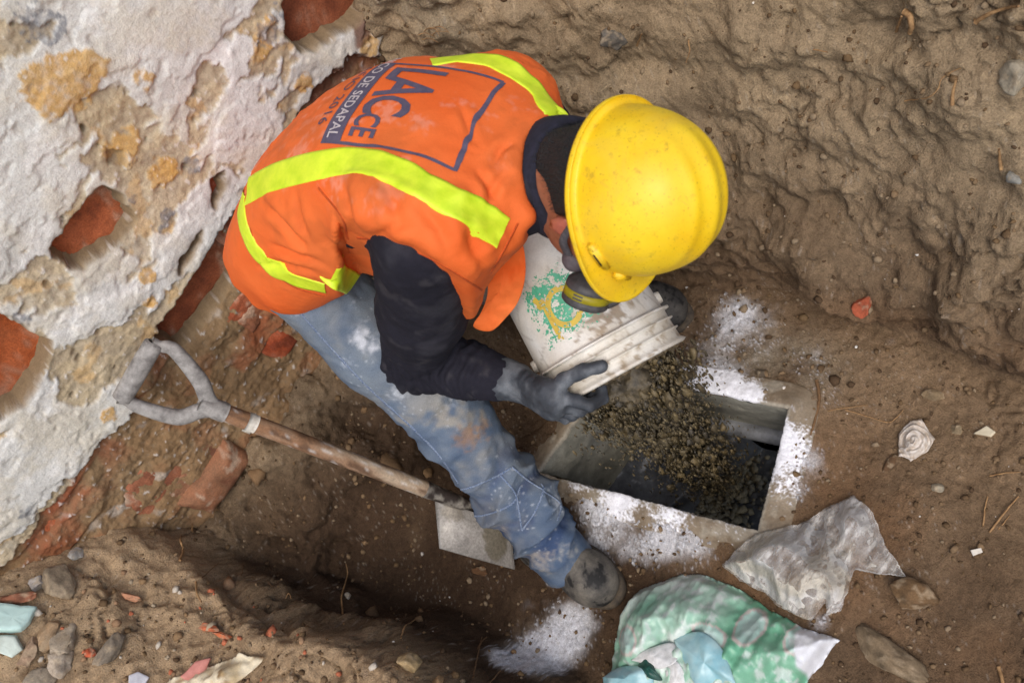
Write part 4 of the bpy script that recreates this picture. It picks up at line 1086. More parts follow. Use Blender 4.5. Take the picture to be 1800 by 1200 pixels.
hn = vnormals(hv, hf); SV, SF = [], []
pick = rng.choice(len(hv), 5200)
for i in pick:
    nn = hn[i]
    if (hv[i] - HC) @ HA > 0.012: continue
    d = nrm(nn * 0.55 - HA * 0.9 + rng.normal(0, 0.28, 3)); L_ = rng.uniform(0.006, 0.013); w = np.cross(d, nn); w = w / (np.linalg.norm(w) + 1e-9) * 0.0005
    k = len(SV); p = hv[i] - nn * 0.001
    SV += [p - w, p + w, p + d * L_]; SF.append([k, k + 1, k + 2])
tag(mesh('hair_strands', SV, SF, M_HAIR, hair), kind='stuff')

# ---- respirator with two cartridges
M_RUB = simple_mat('grey rubber mask', lin(104, 94, 96), lin(76, 68, 72), 50, 0.6)
M_CART = simple_mat('dark cartridge plastic', lin(86, 84, 84), lin(60, 58, 58), 60, 0.5)
M_BAND = simple_mat('olive yellow label', lin(176, 164, 36), lin(140, 128, 26), 25, 0.4)
M_STRAP = simple_mat('grey elastic strap', lin(104, 100, 104), lin(70, 68, 72), 200, 0.85)
def sdf_mask(P):
    q = P - HC; X = np.stack([q @ HF, q @ HR, q @ HA], 1)
    d = sdf_ell(X, np.array([0.088, 0, HB - 0.050]), np.eye(3), (0.040, 0.038, 0.046))
    d = smin(d, sdf_ell(X, np.array([0.105, 0, HB - 0.02]), np.eye(3), (0.020, 0.018, 0.03)), 0.02)
    for sg in (-1, 1):
        d = smin(d, sdf_cone(X, np.array([0.095, sg * 0.022, HB - 0.050]), np.array([0.100, sg * 0.036, HB - 0.056]), 0.021, 0.021), 0.012)
    return d
mv, mf = surface_nets(sdf_mask, HC - 0.24, HC + 0.24, 0.0042)
mask = mesh('respirator', mv, mf, M_RUB, person)
CART_C = Pd(1036, 503, 1.43)
cax = nrm(-0.28 * XI + 0.92 * YI + 0.42 * ray(1030, 500))
def cartridge(c, ax):
    V, F = lathe([(0.0, -0.022), (0.022, -0.022), (0.028, -0.014), (0.034, -0.010), (0.0375, -0.006), (0.0385, 0.0), (0.0385, 0.003), (0.0378, 0.004), (0.0378, 0.0185), (0.0388, 0.0195), (0.0395, 0.022), (0.039, 0.028), (0.036, 0.031), (0.0, 0.031)], c, ax, 56)
    o = mesh('filter_cartridge', V, F, M_CART, mask)
    V, F = lathe([(0.0374, 0.0045), (0.0388, 0.0048), (0.0388, 0.0178), (0.0374, 0.0181)], c, ax, 56)
    mesh('filter_band', V, F, M_BAND, mask)
    s2, u2, d2 = frame_of(ax); tc = -ray(1030, 500); a0 = math.atan2(tc @ u2, tc @ s2)
    for h0, h1 in ((0.0070, 0.0100), (0.0125, 0.0155)):
        aa = np.linspace(a0 - 0.55, a0 - 0.12, 14)
        R2 = np.array([[c + d2 * h + 0.0391 * (math.cos(a) * s2 + math.sin(a) * u2) for a in aa] for h in (h0, h1)]).reshape(-1, 3)
        mesh('band_print', R2, grid_faces(2, 14), M_CART, mask)
    return o
cartridge(CART_C, cax)
_mir = CART_C - HR * 2 * ((CART_C - HC) @ HR); cartridge(_mir, cax - HR * 2 * (cax @ HR))
# strap from the mask round the head under the hat
def head_strap(pts, w):
    P = catmull(np.array([hpt(*p) for p in pts]), 40); out = P - (HC + HA * HB)[None]; out -= np.outer(out @ HA, HA); out /= np.linalg.norm(out, axis=1)[:, None]
    R = np.array([P - HA * w / 2 + out * 0.000, P - HA * w / 2 + out * 0.003, P + HA * w / 2 + out * 0.003, P + HA * w / 2])
    return R.reshape(-1, 3), grid_faces(4, 40)
for sg in (1, -1):
    V, F = head_strap([(0.085, sg * 0.055, HB - 0.05), (0.05, sg * 0.082, HB - 0.028), (0.01, sg * 0.090, HB + 0.012), (-0.04, sg * 0.088, HB + 0.03), (-0.09, sg * 0.06, HB + 0.03), (-0.115, 0, HB + 0.03)], 0.016)
    mesh('strap', V, F, M_STRAP, mask)

# ---- gloves
def finger(pts, r0, r1): return lambda P: chain(P, pts, np.linspace(r0, r1, len(pts)), 0.004)
M_GLOVE = attr_mat('dusty black rubber glove', 0.62, 0.22, 260, 0.0006, 0.5, 50, spec=0.4)
def glove(name, wrist, elbow, palm, fingers, thumb, lo, hi, cuff_len, seed, ax_flat):
    fx = nrm(elbow - wrist)
    def f(P):
        d = chain(P, (wrist + fx * cuff_len, wrist + fx * 0.02, wrist - fx * 0.02), (0.047, 0.040, 0.037), 0.02)
        d = smin(d, sdf_cone(P, wrist - fx * 0.02, palm, 0.036, 0.043, flat=ax_flat, k=0.66), 0.02)
        for fg, r in fingers: d = smin(d, chain(P, fg, np.linspace(r, r * 0.86, len(fg)), 0.004), 0.006)
        d = smin(d, chain(P, thumb, np.linspace(0.0165, 0.0120, len(thumb)), 0.006), 0.012)
        d = smax(d, (P - wrist) @ fx - cuff_len, 0.004)
        return d
    V, F = surface_nets(f, lo, hi, 0.0036); N = vnormals(V, F)
    dd = 0.0030 * (fbm(V, 40, 3, seed, ridged=True) - 0.4) + 0.002 * fbm(V, 16, 3, seed + 5)
    V = V + N * dd[:, None]
    n = fbm(V, 18, 4, seed + 9); c = mixc(np.tile(lin(60, 64, 70), (len(V), 1)), lin(112, 116, 120), 0.7 * sst(-0.05, 0.45, n))
    c = mixc(c, lin(34, 34, 36), 0.5 * sst(0.1, 0.4, -n))
    return mesh(name, V, F, M_GLOVE, person, col=c)
# right hand: thumb outside the lip, fingers hooked over it into the mouth
def bring(r, deg, ax): a = math.radians(deg); return bpt(r * math.sin(a), ax, r * math.cos(a))
PALM = bring(BR + 0.036, -50, -0.026)
fingers = []
for k, dg in enumerate((-36, -46, -56, -66)):
    fingers.append(([PALM * 0.45 + bring(BR + 0.026, dg, -0.010) * 0.55, bring(BR + 0.019, dg + 2, 0.004), bring(BR + 0.006, dg + 6, 0.024), bring(BR - 0.022, dg + 12, 0.024), bring(BR - 0.034, dg + 15, 0.0)], 0.0126 - 0.0006 * k))
thumb = [PALM * 0.8 + bring(BR + 0.022, -34, -0.042) * 0.2, bring(BR + 0.022, -34, -0.042), bring(BR + 0.015, -20, -0.040), bring(BR + 0.013, -8, -0.030)]
glove('glove', WR_R, EL_R, PALM, fingers, thumb, np.minimum(WR_R, PALM) - 0.24, np.maximum(WR_R, PALM) + 0.24, 0.085, 1010, nrm(BE1 * -0.8 + BE2 * 0.6))
# left hand under the base of the bucket
PALM_L = bpt(0.10, -0.418, -0.04); fl = []
for k, o in enumerate((0.045, 0.02, -0.005, -0.03)):
    u = BE2 * o * 0.6 + BE1 * (-o) * 0.8
    fl.append(([PALM_L + u * 0.5, PALM_L + u - BE1 * 0.05 + BE2 * 0.03, PALM_L + u - BE1 * 0.085 + BE2 * 0.055, PALM_L + u - BE1 * 0.10 + BE2 * 0.085], 0.0135))
th = [PALM_L, bpt(0.150, -0.38, 0.02), bpt(0.150, -0.345, 0.03), bpt(0.150, -0.31, 0.045)]
glove('glove', WR_L, EL_L, PALM_L, fl, th, np.minimum(WR_L, PALM_L) - 0.2, np.maximum(WR_L, PALM_L) + 0.2, 0.07, 1030, BAX)

# ---- boots
M_BOOT = attr_mat('dusty black leather boot', 0.7, 0.25, 200, 0.0008, 0.5, 45, spec=0.35)
M_SOLE = simple_mat('rubber boot sole', lin(96, 84, 68), lin(58, 52, 46), 60, 0.85)
def boot(ankle, knee, toe_px, dust, seed, tz=0.05):
    toe = Pz(*toe_px, tz); d = toe - ankle; d[2] = 0; fw = nrm(d); sd_ = np.array([fw[1], -fw[0], 0]); up = np.array([0, 0, 1.])
    gzb = min(ground_at(*toe[:2])[2], ground_at(*ankle[:2])[2])
    g = gzb + 0.004
    heel = np.array([*(toe[:2] - fw[:2] * 0.275), g])
    def loc(P): q = P - heel; return np.stack([q @ fw, q @ sd_, q[:, 2]], 1)
    E = np.eye(3)
    def f(P):
        X = loc(P)
        d = sdf_ell(X, np.array([0.213, 0, 0.052]), E, (0.066, 0.060, 0.056))
        d = smin(d, sdf_ell(X, np.array([0.13, 0, 0.060]), E, (0.095, 0.054, 0.060)), 0.03)
        d = smin(d, sdf_ell(X, np.array([0.055, 0, 0.060]), E, (0.060, 0.048, 0.066)), 0.03)
        q = ankle + nrm(knee - ankle) * 0.10 - heel; a = np.array([0.075, 0, 0.10]); b = np.array([q @ fw, q @ sd_, q[2]])
        d = smin(d, sdf_cone(X, a, b, 0.056, 0.056), 0.04)
        return smax(d, 0.022 - X[:, 2], 0.004)
    V, F = surface_nets(f, heel - 0.25 + fw * 0.1, heel + 0.25 + fw * 0.14 + up * 0.02, 0.0045); N = vnormals(V, F); X = loc(V)
    cap = sst(0.004, -0.004, np.abs(X[:, 0] - (0.155 + 6 * X[:, 1] ** 2)) - 0.004)
    V = V + N * (0.0022 * fbm(V, 24, 4, seed) + 0.0012 * cap + 0.0035 * sst(0.15, 0.165, X[:, 0] - 6 * X[:, 1] ** 2))[:, None]
    n = fbm(V, 16, 4, seed + 3); m = fbm(V, 70, 3, seed + 5)
    c = mixc(np.tile(lin(58, 56, 54), (len(V), 1)), lin(116, 110, 100), 0.85 * dust * np.clip(0.5 + n + 0.4 * m, 0, 1))
    c = mixc(c, lin(24, 24, 24), 0.9 * sst(0.24, 0.36, -n + 0.75 * m))
    o = mesh('boot', V, F, M_BOOT, person, col=c)
    # welt and sole outline
    a = np.linspace(0, 2 * np.pi, 60, endpoint=False); x = 0.137 + 0.147 * np.cos(a); wdt = 0.049 + 0.018 * sst(0.06, 0.2, x)
    y = np.sign(np.sin(a)) * np.abs(np.sin(a)) ** 0.75 * wdt
    rows = [(0.90, -0.004), (1.0, -0.002), (1.02, 0.010), (1.01, 0.021), (0.98, 0.026), (0.92, 0.0265)]
    R = np.array([heel + np.outer((x - 0.137) * s * 1.02 + 0.137, fw) + np.outer(y * s, sd_) + up * z for s, z in rows])
    V = R.reshape(-1, 3); F = grid_faces(len(rows), 60, closed_v=True).tolist(); F.append(list(range(60))); F.append(list(range(len(V) - 60, len(V)))[::-1])
    mesh('sole', V, F, M_SOLE, o); return o
boot(AN_R, KN_R, (1086, 1048), 1.0, 1050)
boot(AN_L, KN_L, (1206, 562), 0.45, 1070)
# ------------------------------------------------------------------ bucket
def bpol(r, a, ax):                                    # a = 0 towards the camera, + to the right
    return BM + np.outer(np.sin(a) * r, BE1) + np.outer(np.cos(a) * r, BE2) + np.outer(ax * np.ones_like(a), BAX)
prof = [(0.0, -BLEN), (BR0 * 0.93, -BLEN), (BR0 * 0.985, -BLEN + 0.004), (BR0, -BLEN + 0.012)]
def wall_r(ax): return BR0 + (BR - 0.006 - BR0) * (ax + BLEN) / BLEN
for ax in np.linspace(-BLEN + 0.03, -0.085, 26): prof.append((wall_r(ax), ax))
w = BR - 0.006
prof += [(wall_r(-0.080), -0.080), (w + 0.0095, -0.0775), (w + 0.010, -0.0755), (w + 0.0095, -0.073), (w - 0.001, -0.072), (w - 0.001, -0.056), (w + 0.0065, -0.0545), (w + 0.007, -0.052), (w - 0.0005, -0.050), (w, -0.034), (w + 0.0065, -0.0325), (w + 0.007, -0.030), (w, -0.028), (w + 0.001, -0.012), (w + 0.006, -0.008), (w + 0.009, -0.003), (w + 0.004, 0.0), (w, 0.001), (w - 0.005, -0.001), (w - 0.006, -0.006)]
for ax in np.linspace(-0.02, -BLEN + 0.02, 12): prof.append((wall_r(ax) - 0.004, ax))
prof.append((0.0, -BLEN + 0.006))
_n_in = sum(1 for _ in np.linspace(-0.02, -BLEN + 0.02, 12)) + 1
_out = prof[:-_n_in]; _d = [_out[0]]
for q0, q1 in zip(_out[:-1], _out[1:]):
    m_ = max(1, int(math.hypot(q1[0] - q0[0], q1[1] - q0[1]) / 0.004)) if q0[0] > BR0 * 0.95 else 1
    _d += [(q0[0] + (q1[0] - q0[0]) * i / m_, q0[1] + (q1[1] - q0[1]) * i / m_) for i in range(1, m_ + 1)]
prof = _d + prof[-_n_in:]
an = np.linspace(0, 2 * np.pi, 220, endpoint=False)
V = np.vstack([bpol(r, an, ax) for r, ax in prof]); axv = np.repeat([p[1] for p in prof], 220); av = np.tile(an, len(prof))
av = (av + np.pi) % (2 * np.pi) - np.pi
F = grid_faces(len(prof), 220, closed_v=True)
nA, nB, nC = fbm(V, 14, 4, 1100), fbm(V, 55, 4, 1105), fbm(V, 140, 3, 1110)
bc = mixc(np.tile(lin(222, 218, 208), (len(V), 1)), lin(196, 186, 168), np.clip(0.4 + 0.9 * nA, 0, 1))
st = 0.9 * np.exp(-((av - 0.10) / 0.45) ** 2) * np.exp(-((axv + 0.115) / 0.040) ** 2) + 0.8 * np.exp(-((av - 0.42) / 0.13) ** 2) * np.exp(-((axv + 0.17) / 0.06) ** 2) + 0.35 * sst(-0.085, -0.03, axv)
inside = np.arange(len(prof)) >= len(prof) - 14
bc = mixc(bc, lin(124, 98, 68), np.clip(sst(0.42, 0.62, st * 0.75 + 0.55 * nB + 0.3 * nC), 0, 1) * 0.8)
bc = mixc(bc, lin(168, 152, 128), 0.6 * sst(0.1, 0.4, nB + 0.3 * nA) * (st > 0.15))
bc = mixc(bc, lin(206, 160, 150), 0.5 * sst(0.2, 0.4, nA + 0.4 * nB) * sst(0.1, 0.4, -axv - 0.05) * (av > -0.2))
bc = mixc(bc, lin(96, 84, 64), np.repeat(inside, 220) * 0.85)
for k in range(26):                                    # scratches
    a0, x0 = rng.uniform(-1.2, 1.2), rng.uniform(-0.34, -0.09); th = rng.uniform(-1, 1)
    d = np.abs((av - a0) * 0.12 * math.cos(th) - (axv - x0) * math.sin(th)); l = np.abs((av - a0) * 0.12 * math.sin(th) + (axv - x0) * math.cos(th))
    bc = mixc(bc, lin(150, 140, 122), 0.4 * (d < 0.0022) * (l < 0.03))
M_BUCK = attr_mat('scuffed white plastic', 0.5, 0.10, 300, 0.0004, 0.3, 60, spec=0.45)
bucket = tag(mesh('bucket', V, F, M_BUCK, col=np.clip(bc, 0.01, 0.85)), 'dirty white plastic bucket tipped over the chamber, with worn green and yellow print', 'bucket')
# worn print: ragged green panel and yellow 1 O, laid on the curved wall
def on_bucket(a, ax, lift): 
    r = np.array([wall_r(x) for x in ax]) + lift
    return BM + (np.sin(a) * r)[:, None] * BE1 + (np.cos(a) * r)[:, None] * BE2 + ax[:, None] * BAX
M_GRN = simple_mat('worn green ink', lin(60, 150, 112), lin(96, 176, 142), 60, 0.5)
M_YEL = simple_mat('worn yellow ink', lin(214, 184, 66), lin(190, 160, 70), 60, 0.5)
na, nx = 260, 190
A_, X_ = np.meshgrid(np.linspace(-0.78, 0.38, na), np.linspace(-0.245, -0.105, nx), indexing='ij')
p = on_bucket(A_.ravel(), X_.ravel(), 0.0007); nn = 0.8 * fbm(p, 75, 4, 1120, gain=0.7) + 0.6 * fbm(p, 240, 3, 1122)
edge = np.minimum(np.minimum(A_.ravel() + 0.78, 0.38 - A_.ravel()) * 0.11, np.minimum(X_.ravel() + 0.245, -0.105 - X_.ravel()))
keepv = (nn + sst(0.0, 0.03, edge) * 0.42 - 0.38 * sst(-0.1, 0.3, A_.ravel())) > 0.20
Fg = grid_faces(na, nx); Fg = Fg[keepv[Fg].all(1)]
mesh('green_print', p, Fg, M_GRN, bucket)
def ink(segs, w, seed):
    Vs, Fs = [], []
    for pts in segs:
        P2 = catmull(np.array([(*q, 0) for q in pts], float), 120)[:, :2]; T = np.gradient(P2, axis=0); T /= np.linalg.norm(T, axis=1)[:, None]; Nn = np.stack([-T[:, 1], T[:, 0]], 1)
        rows = [P2 + Nn * o for o in np.linspace(-w / 2, w / 2, 13)]
        R = np.array(rows).reshape(-1, 2); q = on_bucket((R[:, 0] * 1.2 + 0.006) / 0.141, (R[:, 1] + 0.19) * 1.2 - 0.165, 0.0013)
        f = grid_faces(13, 120); nn = 0.7 * fbm(q, 75, 3, seed) + 0.6 * fbm(q, 260, 2, seed + 3); f = f[(nn > -0.42)[f].all(1)]
        Vs.append(q); Fs.append(f.tolist())
    return merge(list(zip(Vs, Fs)))
# letters stand along the wall, tops towards the base side
oc = (-0.030, -0.190)
V, F = ink([[(-0.072, -0.208), (-0.060, -0.214), (-0.060, -0.190), (-0.060, -0.145)], [(-0.072, -0.226), (-0.062, -0.206)],
            [(oc[0] + 0.026 * math.cos(t), oc[1] + 0.030 * math.sin(t)) for t in np.linspace(0, 2 * math.pi, 14)],
            [(0.018 + 0.017 * math.cos(t), -0.220 + 0.020 * math.sin(t)) for t in np.linspace(0.2, 2.9, 9)]], 0.0095, 1130)
mesh('yellow_print', V, F, M_YEL, bucket)
# wet mortar clinging to the lip and inside
def lumps(n, pos, rad, seed, jit=0.22, sub=1):
    bm = bmesh.new(); bmesh.ops.create_icosphere(bm, subdivisions=sub, radius=1.0)
    bv = np.array([v.co for v in bm.verts]); bf = [[v.index for v in f.verts] for f in bm.faces]; bm.free(); bf = np.array(bf)
    r = np.random.default_rng(seed); VS, FS = [], []
    P = np.repeat(bv[None], n, 0).astype(float)
    q = r.normal(size=(n, 4)); q /= np.linalg.norm(q, axis=1)[:, None]
    w, x, y, z = q.T
    Rm = np.stack([1 - 2 * (y * y + z * z), 2 * (x * y - z * w), 2 * (x * z + y * w), 2 * (x * y + z * w), 1 - 2 * (x * x + z * z), 2 * (y * z - x * w), 2 * (x * z - y * w), 2 * (y * z + x * w), 1 - 2 * (x * x + y * y)], 1).reshape(n, 3, 3)
    P *= (r.uniform(0.6, 1.25, (n, 1, 3)))
    P *= 1 + jit * r.normal(size=(n, len(bv), 1)).clip(-1.4, 1.4)
    P = np.einsum('nij,nkj->nki', Rm, P)
    V = (P * np.asarray(rad).reshape(n, 1, 1) + np.asarray(pos)[:, None, :])
    F = (bf[None] + (np.arange(n) * len(bv))[:, None, None]).reshape(-1, 3)
    return V.reshape(-1, 3), F, len(bv)
M_MORT = attr_mat('wet mortar', 0.55, 0.3, 240, 0.0010, 0.6, 60, spec=0.4)
n = 900
a = rng.uniform(-0.4, 1.9, n) + rng.normal(0, 0.3, n); ax = -0.002 - rng.exponential(0.018, n); r = np.array([wall_r(x_) for x_ in ax]) - 0.016 - rng.exponential(0.012, n)
pos = BM + (np.sin(a) * r)[:, None] * BE1 + (np.cos(a) * r)[:, None] * BE2 + ax[:, None] * BAX
V, F, k = lumps(n, pos, rng.uniform(0.004, 0.011, n), 3)
c = np.repeat(mixc(np.tile(lin(122, 106, 80), (n, 1)), lin(84, 74, 58), rng.random(n)), k, 0)
tag(mesh('mortar_residue', V, F, M_MORT, bucket, col=c), kind='stuff')
# bail ears
V, F = tube(np.array([bpt(0.128, -0.10, 0.0), bpt(0.150, -0.10, 0.0)]), [0.016, 0.012], 16)
mesh('handle_ear', V, F, M_BUCK, bucket, col=np.tile(lin(210, 204, 192), (len(V), 1)))
V, F = tube(np.array([bpt(-0.128, -0.10, 0.0), bpt(-0.150, -0.10, 0.0)]), [0.016, 0.012], 16)
mesh('handle_ear', V, F, M_BUCK, bucket, col=np.tile(lin(210, 204, 192), (len(V), 1)))

# ------------------------------------------------------------------ falling mortar
top0 = BM + BAX * 0.005 - BE2 * 0.03; end = Pz(1285, 830, -0.40); 
n = 4200
t = rng.random(n) ** 1.25
path = catmull(np.array([BM - BAX * 0.03 - BE2 * 0.02, BM + BAX * 0.05 + BE1 * 0.02 - BE2 * 0.03, Pz(1150, 720, 0.22), Pz(1215, 785, -0.06), Pz(1278, 865, -0.38)]), 200)
lat = nrm(BE1 - np.array([0, 0, 1]) * BE1[2]); dep = np.cross(lat, [0, 0, 1])
wd = np.interp(t, [0, 0.25, 0.6, 1], [0.056, 0.066, 0.050, 0.050])
cl = rng.normal(size=(n, 2)); cid = rng.integers(0, 90, n); cc = rng.normal(size=(90, 2)) * 0.75
off = 0.62 * cl + cc[cid] * 0.7
t = np.clip(t * 0.75 + 0.25 * rng.random(90)[cid], 0, 1)
pos = path[(t * 199).astype(int)] + lat * (off[:, :1] * wd[:, None]) + dep * (off[:, 1:] * wd[:, None] * 0.6)
inb = (pos - BM) @ BAX < -0.01
rr = np.linalg.norm(np.stack([(pos - BM) @ BE1, (pos - BM) @ BE2], 1), axis=1); ok = ~(inb & (rr > BR - 0.03))
dh = poly_sd(pos[:, 0], pos[:, 1], HOLE); ok &= ~((pos[:, 2] < 0.10) & (dh > -0.015))
pos = pos[ok]; n = len(pos)
rad = np.clip(rng.lognormal(-5.55, 0.55, n), 0.0018, 0.012)
V, F, k = lumps(n, pos, rad, 4, 0.42)
_fd = nrm(path[150] - path[60]); V = V.reshape(n, k, 3); V = (V + ((V - pos[:, None]) @ _fd)[..., None] * _fd * rng.uniform(0.8, 3.6, (n, 1, 1))).reshape(-1, 3)
c = mixc(np.tile(lin(120, 104, 72), (n, 1)), lin(80, 71, 54), rng.random(n)); c = mixc(c, lin(58, 58, 58), 0.7 * (rng.random(n) < 0.15))
nf_ = 9000; tf_ = np.clip(rng.beta(1.1, 1.3, nf_), 0, 1); wf_ = np.interp(tf_, [0, 0.25, 0.6, 1], [0.066, 0.085, 0.075, 0.085])
pf_ = path[(tf_ * 199).astype(int)] + lat * (rng.normal(0, 0.75, nf_) * wf_)[:, None] + dep * (rng.normal(0, 0.5, nf_) * wf_)[:, None]
qf = (pf_ - BM) @ BAX; rf = np.linalg.norm(np.stack([(pf_ - BM) @ BE1, (pf_ - BM) @ BE2], 1), axis=1); df = poly_sd(pf_[:, 0], pf_[:, 1], HOLE)
pf_ = pf_[~((qf < 0.01) & (rf > BR - 0.03)) & ~((pf_[:, 2] < 0.10) & (df > -0.01))]; nf_ = len(pf_)
V2_, F2_, k2_ = lumps(nf_, pf_, np.clip(rng.lognormal(-6.35, 0.4, nf_), 0.0008, 0.004), 6, 0.4)
V2_ = V2_.reshape(nf_, k2_, 3); V2_ = (V2_ + ((V2_ - pf_[:, None]) @ _fd)[..., None] * _fd * rng.uniform(1.0, 5.0, (nf_, 1, 1))).reshape(-1, 3)
c2_ = np.repeat(mixc(np.tile(lin(118, 104, 74), (nf_, 1)), lin(74, 67, 54), rng.random(nf_)), k2_, 0)
F = np.vstack([F, F2_ + len(V)]); V = np.vstack([V, V2_]); c_all = np.vstack([np.repeat(c, k, 0), c2_]); nV0 = len(V)
def sdf_core(P):
    d = np.full(len(P), 9.0)
    for a_, b_, r0, r1 in ((0, 40, 0.050, 0.056), (40, 85, 0.056, 0.040), (85, 130, 0.040, 0.024), (130, 165, 0.024, 0.010)):
        d = smin(d, sdf_cone(P, path[a_], path[b_], r0, r1, flat=dep, k=0.7), 0.02)
    return d + 0.026 * fbm(P, 24, 4, 1190) + 0.008 * fbm(P, 80, 3, 1195)
cv_, cf_ = surface_nets(sdf_core, path.min(0) - 0.10, path.max(0) + 0.10, 0.0052)
cq = (cv_ - BM) @ BAX; rq = np.linalg.norm(np.stack([(cv_ - BM) @ BE1, (cv_ - BM) @ BE2], 1), axis=1); dq = poly_sd(cv_[:, 0], cv_[:, 1], HOLE)
okv = ~((cq < 0.0) & (rq > BR - 0.03)) & ~((cv_[:, 2] < 0.10) & (dq > -0.015)); cf_ = cf_[okv[cf_].all(1)]
cc_ = mixc(np.tile(lin(104, 92, 70), (len(cv_), 1)), lin(66, 60, 50), np.clip(0.5 + fbm(cv_, 40, 3, 1198), 0, 1))
V = np.vstack([V, cv_]); colm = np.vstack([c_all, cc_])
F = F.tolist() + (cf_ + nV0).tolist()
tag(mesh('falling_mortar', V, F, M_MORT, col=colm), 'clumps of wet brown mortar pouring from the bucket into the chamber', 'mortar', kind='stuff')
n = 450
pc = Pz(1280, 880, -0.49); g = rng.normal(size=(n, 2)) * [0.075, 0.06]; pos = np.stack([pc[0] + g[:, 0], pc[1] + g[:, 1] + 0.03, -0.50 + 0.09 * np.exp(-(g ** 2).sum(1) / 0.008)], 1)
dh = poly_sd(pos[:, 0], pos[:, 1], HOLE); pos = pos[dh < -0.015]; n = len(pos)
V, F, k = lumps(n, pos, rng.uniform(0.006, 0.016, n), 5)
tag(mesh('mortar_heap', V, F, M_MORT, col=np.repeat(mixc(np.tile(lin(112, 100, 76), (n, 1)), lin(70, 64, 52), rng.random(n)), k, 0)), 'heap of wet mortar on the chamber floor below the bucket', 'mortar', kind='stuff')

# ------------------------------------------------------------------ shovel
shovel = empty('shovel', tuple(Pz(860, 960, 0.04)))
tag(shovel, 'D handled shovel with worn wooden shaft leaning against the old wall', 'shovel')
G1, G2 = Py(214, 700, WY - 0.075), Py(270, 604, WY - 0.075)      # ends of the grip
GC = (G1 + G2) / 2
BT = ground_px(836, 893)[0] + np.array([0, 0, 0.060])                                # blade shoulder
sx = nrm(BT - Py(372, 716, WY - 0.16))
ga = nrm(G2 - G1)
M_DH = simple_mat('grey chalky handle', lin(170, 166, 160), lin(112, 108, 104), 45, 0.75)
M_WOOD = attr_mat('worn wooden shaft', 0.8, 0.25, 200, 0.0010, 0.6, 70, spec=0.25)
YK = Py(372, 716, WY - 0.16)                            # where the yoke meets the shaft
V, F = tube(catmull(np.array([G1 - ga * 0.004, G1 + ga * 0.01, GC, G2 - ga * 0.01, G2 + ga * 0.004]), 20), np.interp(np.linspace(0, 1, 20), [0, .06, .5, .94, 1], [0.014, 0.0205, 0.0225, 0.0205, 0.014]), 22)
mesh('grip', V, F, M_DH, shovel)
def flat_tube(path, wid, thk, nrm_dir, seg=16):
    path = np.asarray(path); n = len(path); T = np.gradient(path, axis=0); T /= np.linalg.norm(T, axis=1)[:, None]
    a = np.linspace(0, 2 * np.pi, seg, endpoint=False); V = []
    wid, thk = np.broadcast_to(wid, n), np.broadcast_to(thk, n)
    for k in range(n):
        s = nrm(np.cross(T[k], nrm_dir)); u = np.cross(s, T[k])
        V.append(path[k] + wid[k] * np.sign(np.cos(a))[:, None] * (np.abs(np.cos(a)) ** 0.7)[:, None] * s + thk[k] * np.sin(a)[:, None] * u)
    F = grid_faces(n, seg, closed_v=True).tolist(); F.append(list(range(seg))[::-1]); F.append(list(range((n - 1) * seg, n * seg)))
    return np.vstack(V), F
pn = nrm(np.cross(ga, sx))
arms = []
for g_, sg in ((G1, -1), (G2, 1)):
    mid1 = g_ + sx * 0.045 + ga * sg * 0.004; mid2 = YK - sx * 0.055 + ga * sg * 0.050; mid3 = YK - sx * 0.02 + ga * sg * 0.018
    arms.append(flat_tube(catmull(np.array([g_ - sx * 0.006, g_ + sx * 0.015, mid1, mid2, mid3, YK + sx * 0.01]), 26), np.interp(np.linspace(0, 1, 26), [0, .15, .6, 1], [0.014, 0.0120, 0.019, 0.018]), np.interp(np.linspace(0, 1, 26), [0, .15, .6, 1], [0.014, 0.011, 0.013, 0.015]), pn))
V, F = merge(arms); mesh('yoke', V, F, M_DH, shovel)
V, F = tube(catmull(np.array([YK - sx * 0.03, YK, YK + sx * 0.035]), 12), np.interp(np.linspace(0, 1, 12), [0, .4, .9, 1], [0.019, 0.0225, 0.0235, 0.0225]), 22); mesh('yoke_socket', V, F, M_DH, shovel)
S0, S1 = YK + sx * 0.03, BT - sx * 0.115
pth = catmull(np.array([S0, (S0 + S1) / 2 + [0, 0, -0.002], S1]), 60)
V, F = tube(pth, np.linspace(0.0205, 0.0215, 60), 20); Va = np.asarray(V)
al = (Va - S0) @ sx; q = np.stack([al * 0.22, ((Va - S0) @ ga), ((Va - S0) @ pn)], 1)
n1, n2 = fbm(q, 38, 4, 1200), fbm(q, 120, 3, 1205)
c = mixc(np.tile(lin(140, 104, 76), (len(Va), 1)), lin(176, 156, 132), np.clip(0.45 + n1 + 1.2 * (al / al.max() - 0.55), 0, 1)); c = mixc(c, lin(92, 70, 54), sst(0.15, 0.4, -n1 + 0.3 * n2) * 0.8); c = mixc(c, lin(206, 200, 192), sst(0.25, 0.45, n2 + 0.4 * n1) * 0.6)
mesh('shaft', V, F, M_WOOD, shovel, col=c)
M_TAPEW = simple_mat('white tape', lin(226, 222, 210), lin(190, 182, 168), 80, 0.7)
tc = S0 + sx * 0.055
V, F = tube(np.array([tc, tc + sx * 0.008, tc + sx * 0.016, tc + sx * 0.024]), [0.0218, 0.0222, 0.0222, 0.0218], 24); tp = merge([(V, F), flat_tube(np.array([tc + sx * 0.012 + ga * -0.016, tc + sx * 0.012 - ga * 0.026 - pn * 0.004]), 0.011, 0.001, pn, 8)])
mesh('tape_band', *tp, M_TAPEW, shovel)
M_STEEL = attr_mat('worn steel with dried mortar', 0.5, 0.3, 160, 0.0008, 0.5, 40, spec=0.5); M_STEEL.node_tree.nodes['Principled BSDF'].inputs['Metallic'].default_value = 0.25
